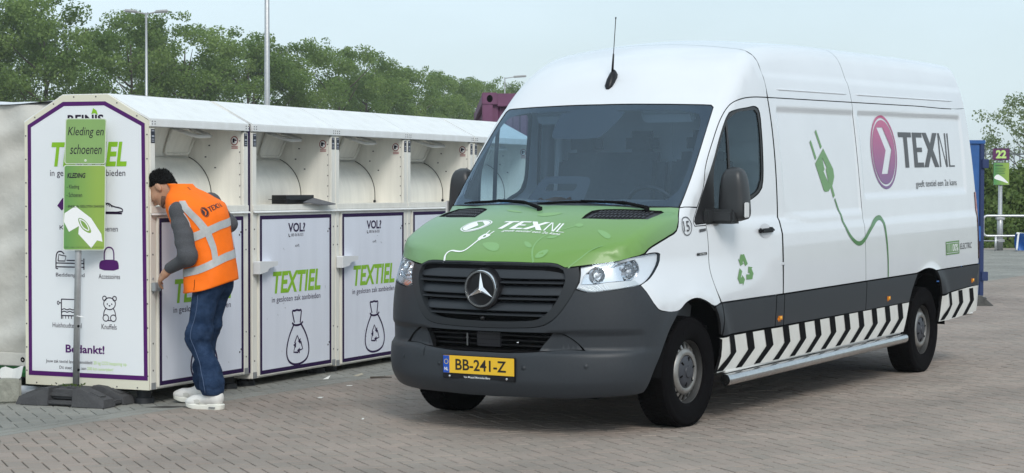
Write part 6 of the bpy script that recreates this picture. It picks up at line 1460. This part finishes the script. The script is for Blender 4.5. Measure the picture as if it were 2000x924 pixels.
# ------------------------------------------------------------------ purple shipping container beyond the row, blue container at the right
def shipping(name, label, cat, loc, rz, w, d, h, col):
    r = empty(name, loc, (0, 0, rz), label, cat); m = mat(name + '_paint', col, .5, noise=(3, .55, tuple(c * .55 for c in col)), bump=(20, .1)); md = mat(name + '_dark', tuple(c * .35 for c in col), .6)
    b = MB()
    for x in (0, w - .12):
        for y in (0, d - .12): b.b2(x, x + .12, y, y + .12, .16, h - .13, .008)
    b.build('corner_post', m, r)
    b = MB()
    for y in (0, d - .10): b.b2(.17, w - .17, y, y + .10, h - .16, h - .01, .008); b.b2(.17, w - .17, y, y + .1, 0, .15, .008)
    for x in (0, w - .10): b.b2(x, x + .1, .17, d - .17, h - .13, h - .01, .008); b.b2(x, x + .1, .17, d - .17, 0, .15, .008)
    b.build('frame_rail', m, r)
    for x in (0, w - .17):
        for y in (0, d - .17):
            for z in (0, h - .14):
                b = MB(); b.b2(x - .004, x + .174, y - .004, y + .174, z, z + .14, .01); c = b.build('corner_casting', m, r)
                if z > 1: b = MB(); b.lathe([(.001, 0), (.042, 0), (.045, -.01)], 14, Matrix.Translation((x + .085, y - .006, z + .07)) @ Matrix.Rotation(math.radians(90), 4, 'X') @ Matrix.Scale(.8, 4, (1, 0, 0))); b.build('casting_hole', blkm, c)
    b = MB(); n = int(w / .07); pts = []                       # corrugated walls
    def corr(L_): 
        P = []; x = .12
        while x < L_ - .16: P += [(x, 0), (x + .06, 0), (x + .08, .035), (x + .14, .035), (x + .16, 0)]; x += .16
        return P
    for (L_, fn) in ((w, lambda a, q: (a, .05 + q, 0)), (w, lambda a, q: (a, d - .05 - q, 0)), (d, lambda a, q: (.05 + q, a, 0)), (d, lambda a, q: (w - .05 - q, a, 0))):
        P = corr(L_); v = []; 
        for a, q in P: x, y, _ = fn(a, q); v += [(x, y, .15), (x, y, h - .14)]
        b.add(v, [(2 * i, 2 * i + 2, 2 * i + 3, 2 * i + 1) for i in range(len(P) - 1)])
    b.build('wall', m, r)
    b = MB(); b.b2(.05, w - .05, .05, d - .05, h - .05, h - .03); b.build('roof', m, r)
    return r, m, md
sc1, _, _ = shipping('shipping_container', 'weathered purple shipping container beyond the container row, its top corner beside the van', 'shipping container', (-.34, 22.0, 0), math.radians(2), 2.44, 6.0, 2.60, (.16, .055, .12))
blue = empty('blue_container', (6.21, 25.5, 0), (0, 0, math.radians(8)), 'blue steel container standing just behind the rear corner of the van', 'steel container')
bm_ = mat('blue_steel', (.028, .125, .38), .42, noise=(2.5, .35), bump=(14, .06)); bmd = mat('blue_steel_dark', (.012, .03, .11), .5)
b = MB(); b.b2(-2.3, -.05, .03, 2.4, .14, 2.10); b.build('body', bm_, blue)
b = MB(); b.b2(-2.32, -.06, -.01, .03, .12, 2.13, .006); b.build('door', bm_, blue)
b = MB(); b.b2(-.06, .0, -.03, .06, .10, 2.14, .008); b.build('corner_post', bmd, blue)
b = MB(); b.b2(-2.34, .01, -.035, 2.44, 2.10, 2.15, .006); b.build('top_rail', bm_, blue)
for z in (.30, 1.78): b = MB(); b.b2(-.04, .05, -.06, -.02, z, z + .12, .006); b.build('hinge', bmd, blue)
b = MB(); b.b2(-.24, -.05, -.05, -.01, .82, 1.02, .006); b.build('lock_plate', mat('blue_plate', (.02, .11, .36), .4), blue)
art('notice', fill([rrect(-.50, 1.74, -.33, 1.92, .015)]), front(-.013), wprint, blue); art('notice_text', merge(*[fill([[(-.47, z), (-.37, z), (-.37, z + .012), (-.47, z + .012)]]) for z in (1.78, 1.81, 1.84, 1.87)]), front(-.016), ink, blue)['kind'] = 'stuff'
for x in (-2.1, -.2):
    b = MB(); b.lathe([(.001, -.04), (.08, -.04), (.085, 0), (.08, .04), (.001, .04)], 16, Matrix.Translation((x, .1, .085)) @ Matrix.Rotation(math.radians(90), 4, 'Y')); b.build('castor', blkm, blue, True, auto=40)
b = MB(); b.add([(0, 0, 0), (.42, 0, 0), (.42, .3, 0), (0, .3, 0), (.03, .02, .16), (.28, .02, .12), (.28, .28, .12), (.03, .28, .16)], [(0, 3, 2, 1), (4, 5, 6, 7), (0, 1, 5, 4), (1, 2, 6, 5), (2, 3, 7, 6), (3, 0, 4, 7)]); b.b2(.30, .33, .0, .30, .02, .10); wb = b.build('wheel_wedge', mat('wedge_grey', (.09, .09, .085), .8, noise=(12, .4)), None); wb.location = (5.80, 25.0, 0); wb.rotation_euler = (0, 0, -.2)
props(wb, 'dark grey wedge block on the paving at the foot of the blue container', 'wedge block')
b = MB(); b.lathe([(.001, .05), (.10, .045), (.15, .03), (.16, .012), (.14, 0), (.001, 0)], 24); b.lathe([(.05, .052), (.06, .056), (.07, .051)], 20); ww = b.build('round_lid', mat('lid_white', (.62, .62, .60), .5), None, True, auto=50); ww.location = (5.42, 23.4, 0); props(ww, 'pale round lid lying on the paving under the rear corner of the van', 'lid')

# ------------------------------------------------------------------ number 22 sign, barriers, spiked fence, blue cloth
s22 = empty('number_sign', (11.75, 46.6, 0), (0, 0, 0), 'purple number 22 sign over a lime information board on a grey post', 'sign post')
b = MB(); b.tube([(0, 0, 0), (0, 0, .85), (0, 0, .86), (0, 0, 2.42)], [.075, .07, .05, .045], 12); b.build('pole', galv, s22, True)
b = MB(); b.b2(-.215, .205, -.075, -.055, 2.17, 2.46, .012); pl2 = b.build('number_plate', mat('sign_edge', (.6, .6, .6), .5), s22, True, auto=40)
art('plate_face', fill([rrect(-.205, 2.18, .195, 2.45, .03)]), front(-.077), mat('sign_purple', (.10, .016, .09), .4), pl2); art('number', tbox('22', -.13, 2.215, .12, 2.415, .05), front(-.080), limel, pl2)
b = MB(); b.b2(-.19, .20, -.075, -.058, 1.57, 2.12, .01); pl3 = b.build('information_board', mat('sign_edge', (.6, .6, .6), .5), s22)
m_gr = bpy.data.materials.new('sign_green'); m_gr.use_nodes = True; tt = m_gr.node_tree; bb_ = tt.nodes['Principled BSDF']; bb_.inputs['Roughness'].default_value = .4
tcg = N(tt, 'ShaderNodeTexCoord'); sg_ = N(tt, 'ShaderNodeSeparateXYZ'); rg_ = N(tt, 'ShaderNodeMapRange'); rg_.inputs['From Min'].default_value = -.14; rg_.inputs['From Max'].default_value = .14; crg = N(tt, 'ShaderNodeValToRGB'); crg.color_ramp.elements[0].color = (.085, .27, .085, 1); crg.color_ramp.elements[1].color = (.27, .41, .07, 1)
tt.links.new(tcg.outputs['Object'], sg_.inputs[0]); tt.links.new(sg_.outputs['X'], rg_.inputs['Value']); tt.links.new(rg_.outputs[0], crg.inputs[0]); tt.links.new(crg.outputs[0], bb_.inputs['Base Color'])
art('board_face', fill([rrect(-.182, 1.58, .192, 2.11, .02)]), front(-.077), m_gr, pl3)
art('board_text', merge(*[fill([[(-.15, z), (-.15 + L_, z), (-.15 + L_, z + h_), (-.15, z + h_)]]) for z, L_, h_ in ((2.03, .19, .03), (1.97, .25, .012), (1.93, .25, .012), (1.89, .22, .012), (1.85, .24, .012))]), front(-.080), mat('text_green', (.05, .12, .05), .5), pl3)['kind'] = 'stuff'
art('board_picture', fill([smooth_poly([(-.17, 1.77), (-.09, 1.84), (.02, 1.78), (.17, 1.64), (.17, 1.61), (.02, 1.67), (-.16, 1.72)], True, 1)]), front(-.0795), wprint, pl3)
b = MB(); b.b2(-.10, .10, -.085, .085, .74, .80, .01); b.b2(-.10, .10, -.085, .085, .20, .27, .01); b.build('clamp', galv, s22)
rail = mat('barrier_steel', (.58, .59, .60), .4, metal=.6)
for k, (x0, x1) in enumerate(((9.2, 11.0), (11.25, 13.2))):
    z0, z1, r_ = .36, .84, .028; o = empty('barrier', (0, 46.2, 0), (0, 0, 0), ['galvanised tube barrier left of the number 22 post', 'galvanised tube barrier behind the number 22 post'][k], 'barrier', 'tube barriers')
    c = .10; b = MB(); loop = []
    for cx, cz, a0 in ((x1 - c, z1 - c, 0), (x0 + c, z1 - c, 90), (x0 + c, z0 + c, 180), (x1 - c, z0 + c, 270)):
        for q in range(6): a = math.radians(a0 + 90 * q / 5); loop.append((cx + c * math.cos(a), 0, cz + c * math.sin(a)))
    b.tube(loop + [loop[0]], r_, 8, False); b.build('frame', rail, o, True)
    for x in (x0 + .3, x1 - .3): b = MB(); b.tube([(x, 0, 0), (x, 0, z0)], r_, 8); b.build('leg', rail, o, True)
b = MB(); b.tube([(9.8, 46.5, .26), (11.7, 46.5, .23)], .012, 6); b.build('chain_bar', rail, s22).matrix_parent_inverse = s22.matrix_basis.inverted()
nx_, nz2_ = 22, 8; v = []; f = []
for i in range(nx_):
    for j in range(nz2_):
        u, w_ = i / (nx_ - 1), j / (nz2_ - 1); v.append((11.95 + 1.5 * u, 45.9 + .12 * math.sin(9 * u + 3 * w_) + .06 * math.sin(21 * u), .02 + (.42 - .14 * u * .3) * w_))
for i in range(nx_ - 1):
    for j in range(nz2_ - 1): a = i * nz2_ + j; f.append((a, a + nz2_, a + nz2_ + 1, a + 1))
bt = pymesh('blue_sheet', v, f, [mat('sheet_blue', (.02, .12, .42), .45)], None, True); props(bt, 'blue plastic sheet with a white edge hung below the barrier at the right', 'plastic sheet')
for q in ([(11.95 + .02, .03), (12.02, .44)], [(11.97, .43), (12.3, .40), (12.7, .36), (13.3, .37)]):
    P_ = np.array(densify(q, .05, False)); b = MB(); b.tube([(x, 45.87 + .12 * math.sin(9 * (x - 11.95) / 1.5) , z) for x, z in P_], .025, 6); b.build('sheet_edge', wprint, bt, True)
fen = empty('spiked_fence', (0, 53.2, 1.75), (0, 0, 0), 'dark spiked steel fence along the top of the weedy bank', 'fence'); fm = mat('fence_dark', (.10, .115, .12), .5)
for z in (.12, .66): b = MB(); b.b2(8, 24, -.02, .02, z, z + .04); b.build('rail', fm, fen)
pmesh = None
for k in range(100):
    if pmesh is None:
        b = MB(); b.b2(-.011, .011, -.011, .011, .0, .80); b.add([(-.011, -.011, .80), (.011, -.011, .80), (.011, .011, .80), (-.011, .011, .80), (0, 0, .92)], [(0, 1, 4), (1, 2, 4), (2, 3, 4), (3, 0, 4)]); o = b.build('pale', fm, fen); pmesh = o.data
    else: o = link('pale', pmesh, None, fen)
    o.location.x = 8.1 + .158 * k

# ------------------------------------------------------------------ sign post in front of the first container
sp = empty('sign_post', (-3.055, 13.62, 0), (0, 0, math.radians(2)), 'green Kleding en schoenen sign on a galvanised pole in a black rubber foot', 'sign post')
b = MB(); b.tube([(-.02, 0, .06), (.0, .0, 1.0), (.012, .0, 1.99)], .0235, 16); po = b.build('pole', galv, sp, True)
for z in (.16, .47, .05): b = MB(); b.lathe([(.001, .001), (.008, 0), (.010, -.004)], 10, Matrix.Translation((.003, -.0235, z + .08)) @ Matrix.Rotation(math.radians(90), 4, 'X')); b.build('pole_hole', blkm, po)
b = MB(); b.tube([(-.028, -.01, .62), (-.0, -.026, .622), (.028, -.005, .618), (.0, .026, .62), (-.028, -.01, .622), (.05, -.03, .612)], .003, 5); b.build('cable_tie', wprint, po)
sgn_e = mat('sign_edge_pale', (.60, .66, .55), .45)
def plate(x0, z0, x1, z1, name, fm_, sk=0):
    b = MB(); P_ = rrect(x0, z0, x1, z1, .018); b.prism([(x + sk * (z - z0), z) for x, z in P_], 'y', -.040, -.034); p = b.build(name, sgn_e, sp)
    P2_ = rrect(x0 + .006, z0 + .006, x1 - .006, z1 - .006, .014); art('sign_face', fill([[(x + sk * (z - z0), z) for x, z in P2_]]), front(-.0412), fm_, p); return p
p1 = plate(-.085, 1.690, .200, 2.010, 'sign_plate', mat('sign_lime', (.23, .39, .125), .4, noise=(4, .08)), .03)
b = MB(); b.lathe([(.001, .001), (.009, 0), (.010, -.003)], 12, Matrix.Translation((.062, -.0413, 1.715)) @ Matrix.Rotation(math.radians(90), 4, 'X')); b.build('sign_bolt', sgn_e, p1)
art('lettering', tbox('Kleding en', -.060, 1.872, .190, 1.950, .0, .22), front(-.0425), ink, p1); art('lettering', tbox('schoenen', -.045, 1.760, .175, 1.828, .0, .22), front(-.0425), ink, p1)
p2 = plate(-.098, 1.085, .195, 1.684, 'sign_plate', m_gr, .015)
art('lettering', tbox('KLEDING', -.065, 1.592, .062, 1.628, .03, .2), front(-.0425), ink, p2); art('lettering', tbox('- Kleding', -.068, 1.510, .018, 1.545), front(-.0425), ink, p2); art('lettering', tbox('- Schoenen', -.070, 1.458, .038, 1.490), front(-.0425), ink, p2)
art('lettering', tbox('- ENKEL IN GESLOTEN ZAKKEN!', -.072, 1.385, .192, 1.402, .01), front(-.0425), ink, p2); art('lettering', tbox('Heeft u vragen, vraag het aan een van onze medewerkers', -.085, 1.103, .185, 1.111), front(-.0425), ink, p2)
pw_ = lambda pts: fill([pts])
art('shirt_picture', fill([[(-.085, 1.345), (-.01, 1.395), (.10, 1.31), (.17, 1.20), (.178, 1.145), (.14, 1.155), (.10, 1.10), (.01, 1.20), (.015, 1.255), (-.055, 1.215), (-.09, 1.285)], smooth_poly([(.0, 1.32), (.06, 1.30), (.105, 1.22), (.09, 1.20), (.03, 1.235)], True, 2)]), front(-.0420), wprint, p2)
art('shirt_picture', ribbon(smooth_poly([(.018, 1.305), (.06, 1.285), (.088, 1.23), (.075, 1.222), (.035, 1.25), (.018, 1.305)], False, 2), .007), front(-.0426), wprint, p2)
# rubber foot: plinth with four sloping lobes
rf = mat('foot_rubber_grey', (.062, .062, .066), .75, spec=.25, noise=(16, .45, (.10, .10, .10)), bump=(60, .25))
fo = bpy.data.objects.new('foot_block', None); COL.objects.link(fo); fo.parent = sp; fo.rotation_euler = (0, 0, math.radians(-24)); fo.location = (-.02, 0, 0)
b = MB(); b.b2(-.35, .35, -.19, .19, .010, .040, .008); b.b2(-.12, .12, -.16, .16, .05, .115, .02); b.build('plinth', rf, fo, True, auto=40)
for sx in (-1, 1):
    for sy in (-1, 1):
        b = MB(); x0, x1, xs_ = sx * .10, sx * .18, sx * .365
        y0, y1 = sy * .05, sy * .20
        v = [(x0, y0, .004), (xs_, y0, .004), (xs_, y1, .004), (x0, y1, .004), (x0, y0 + sy * .01, .128), (x1, y0 + sy * .01, .122), (x1, y1 - sy * .02, .122), (x0, y1 - sy * .02, .128), (xs_ - sx * .015, y0 + sy * .01, .058), (xs_ - sx * .015, y1 - sy * .02, .058)]
        b.add(v, [(0, 1, 2, 3), (4, 5, 6, 7), (5, 8, 9, 6), (0, 4, 7, 3), (0, 1, 8, 5, 4), (3, 7, 6, 9, 2), (1, 2, 9, 8)])
        b.box((sx * .265, (y0 + y1) / 2, .090), (.10, .075, .012), Matrix.Rotation(sx * .34, 3, 'Y'), .004); b.build('lobe', rf, fo)
b = MB(); b.lathe([(.03, .13), (.05, .128), (.058, .118)], 20); b.build('socket_ring', rf, fo, True)
gw = bpy.data.materials['grass_green']; ct = np.stack([rng.normal(-.02, .05, 60), rng.normal(-.03, .04, 60), .13 + rng.random(60) * .012], 1); leaves('moss', ct, np.array([0, 0, 1.]), .010, gw, fo, rng.random(60))['kind'] = 'stuff'

# ------------------------------------------------------------------ sheeted container at the far left, odds and ends on the paving
tarp_m = mat('tarpaulin_grey', (.60, .58, .53), .5, noise=(5, .5, (.50, .485, .445)), bump=(9, .5)); tarp_t = mat('tarpaulin_top', (.76, .78, .80), .5, noise=(4, .15)); grn = mat('green_steel', (.03, .20, .05), .45)
tc_ = empty('sheeted_container', (-3.36, 14.35, 0), (0, 0, CROT - math.pi / 2 + math.radians(0)), 'grey tarpaulin-covered container with a green base at the left edge', 'covered container')
def sheet(name, fn, nu, nv, m):
    v = []; f = []
    for i in range(nu):
        for j in range(nv): v.append(fn(i / (nu - 1), j / (nv - 1)))
    for i in range(nu - 1):
        for j in range(nv - 1): a = i * nv + j; f.append((a, a + nv, a + nv + 1, a + 1))
    return pymesh(name, v, f, m, tc_, True)
nr_ = np.random.default_rng(5); ph = nr_.uniform(0, 6, 12)
def wob(u, w):
    q = .014 * math.sin(7 * u + ph[0] + 2 * w) + .016 * math.sin(19 * w + 14 * u + ph[1] + 2 * math.sin(5 * w)) * (.3 + .7 * math.sin(11 * u + 3 * w) ** 2) + .010 * math.sin(37 * w + 23 * u + ph[2]) * (.5 + .5 * math.sin(17 * w)) + .014 * math.sin(45 * u - 13 * w + ph[3]) * max(0, w - .4)
    return 1.5 * q + .018 * math.exp(-((u - .10 - .05 * w) / .015) ** 2) - .02 * math.exp(-((u - .055) / .012) ** 2)
# local x: to the left of the picture is negative; front at y = 0
sheet('tarpaulin', lambda u, w: (.30 - 2.9 * u, wob(u, w) - .02 * math.sin(w * 3), .27 + 1.87 * w), 140, 70, tarp_m)
sheet('tarpaulin_top', lambda u, w: (.30 - 2.9 * u, -.01 + 1.6 * w, 2.14 + .06 * min(1, w * 3) + .02 * math.sin(8 * u + 5 * w) + .012 * math.sin(19 * u + 3 * w)), 60, 24, tarp_t)
sheet('tarpaulin_side', lambda u, w: (.30, -.01 + 1.6 * u, .27 + (1.87 + .06 * min(1, u * 3)) * w), 20, 20, tarp_m)
b = MB(); b.box((-1.15, -.012, .235), (2.9, .02, .10), None, .006); b.build('tarpaulin_hem', tarp_m, tc_)
for k in range(5): b = MB(); b.lathe([(.008, .002), (.016, .003), (.020, 0)], 14, Matrix.Translation((.18 - .5 * k, -.024, .235)) @ Matrix.Rotation(math.radians(90), 4, 'X')); b.build('eyelet', blkm, tc_, True)
b = MB(); b.b2(-2.6, .26, .02, 1.55, .10, .30, .03); b.build('base', grn, tc_, True, auto=40)
b = MB(); b.b2(-2.6, .26, .3, 1.5, .30, 2.0); b.build('frame', blkm, tc_)
for x in (-.03, -1.4): b = MB(); b.tube([(x, .06, 0), (x, .06, .14)], .03, 10); b.build('leg', blkm, tc_, True)
b = MB(); b.box((0, 0, .085), (.34, .24, .17), None, .014); cbk = b.build('concrete_block', mat('concrete', (.34, .34, .29), .9, noise=(18, .4), bump=(60, .3)), None, True, auto=40); cbk.location = (-3.66, 13.72, 0); cbk.rotation_euler = (0, 0, .25); props(cbk, 'pale concrete block on the paving at the left edge under the tarpaulin', 'concrete block')
b = MB(); b.lathe([(.034, -.12), (.040, -.12), (.040, .12), (.034, .12)], 20, Matrix.Rotation(math.radians(90), 4, 'Y'), True); pp = b.build('pipe_piece', mat('pipe_grey', (.42, .44, .47), .5), None, True, auto=40); pp.location = (-3.49, 14.05, .04); pp.rotation_euler = (0, 0, -.5); props(pp, 'short grey pipe lying beside the concrete block', 'pipe')
nn_ = 14; v = []; f = []
for i in range(nn_):
    for j in range(8): u, w_ = i / (nn_ - 1), j / 7; v.append((-3.84 + .36 * u, 13.70 + .10 * w_, .17 + .05 * w_ + .03 * math.sin(6 * u + 3 * w_) + .02 * math.sin(14 * u)))
for i in range(nn_ - 1):
    for j in range(7): a = i * 8 + j; f.append((a, a + 8, a + 9, a + 1))
cl_ = pymesh('crumpled_cloth', v, f, mat('cloth_grey', (.55, .55, .53), .8), None, False); props(cl_, 'crumpled pale cloth lying over the concrete block', 'cloth')
b = MB(); b.add([(0, 0, .01), (.24, 0, .01), (.24, .10, .01), (0, .10, .01), (-.02, -.01, .045), (.26, -.01, .04), (.26, .11, .04), (-.02, .11, .05)], [(0, 1, 2, 3), (0, 4, 5, 1), (1, 5, 6, 2), (2, 6, 7, 3), (3, 7, 4, 0)]); ft = b.build('white_tray', mat('tray_white', (.66, .67, .66), .5), None); ft.location = (-2.86, 13.92, 0); ft.rotation_euler = (0, 0, .1); props(ft, 'white plastic tray lying under the printed end wall', 'tray')
def scrap(loc, pts, m, label, nm='paper_scrap', cat='litter'):
    pts = [(x * .62, y * .62, z * .62) for x, y, z in pts]
    b = MB(); n = len(pts); b.add([(x, y, z) for x, y, z in pts] + [(x, y, z + .002) for x, y, z in pts], [tuple(range(n))[::-1], tuple(range(n, 2 * n))] + [(i, (i + 1) % n, n + (i + 1) % n, n + i) for i in range(n)]); o = b.build(nm, m, None); o.location = loc; props(o, label, cat)
ppm = mat('paper', (.75, .75, .72), .7)
scrap((-1.50, 15.35, .002), [(0, 0, 0), (.07, -.02, .004), (.09, .05, .045), (.05, .04, .01)], ppm, 'curled white paper scrap beside the dark edge under the second container')
scrap((-1.28, 15.62, .002), [(0, 0, 0), (.06, -.03, .0), (.13, .02, .02), (.10, .07, .03), (.03, .05, .01)], mat('card_tan', (.42, .38, .30), .8), 'tan cardboard scrap under the third container')
scrap((-1.41, 14.0, .002), [(0, 0, 0), (.05, -.02, .0), (.07, .03, .006), (.02, .05, .004)], ppm, 'small white flake lying alone in front of the second container')
scrap((-1.27, 14.85, .002), [(0, 0, 0), (.07, .0, .0), (.07, .012, .004), (.0, .014, .004)], ppm, 'thin white strip lying in front of the container boundary')
scrap((-.99, 12.72, .002), [(0, 0, 0), (.022, -.01, .0), (.028, .02, .01), (.008, .024, .008)], ppm, 'tiny white crumb on the open paving left of the van')
b = MB(); b.tube([(0, 0, .01), (.08, .02, .012), (.17, .03, .01)], [.008, .007, .004], 6); tw = b.build('twig', bark, None, True); tw.location = (-1.13, 15.42, 0); props(tw, 'dark twig lying in front of the third container', 'twig')
for (x, y, nm_) in ((-2.42, 13.42, 'flat dark patch plate beside the foot of the first container'),):
    b = MB(); b.add([(-.12, -.03, .0025), (.05, -.06, .0025), (.17, .02, .0025), (0, .07, .0025)], [(0, 1, 2, 3)]); o = b.build('drain_cover', mat('cover_dark', (.05, .045, .04), .8), None); o.location = (x, y, 0); props(o, nm_, 'drain cover')

# ------------------------------------------------------------------ light summer haze
hm_ = bpy.data.materials.new('haze_air'); hm_.use_nodes = True; ht = hm_.node_tree; ht.nodes.clear(); hv = N(ht, 'ShaderNodeVolumePrincipled'); ho = N(ht, 'ShaderNodeOutputMaterial')
hv.inputs['Color'].default_value = (.92, .96, .985, 1); hv.inputs['Density'].default_value = .00042; hv.inputs['Anisotropy'].default_value = .2; ht.links.new(hv.outputs[0], ho.inputs['Volume'])
b = MB(); b.b2(-170, 170, -20, 285, -1.2, 24); hz = b.build('haze', hm_, None, kind='stuff')
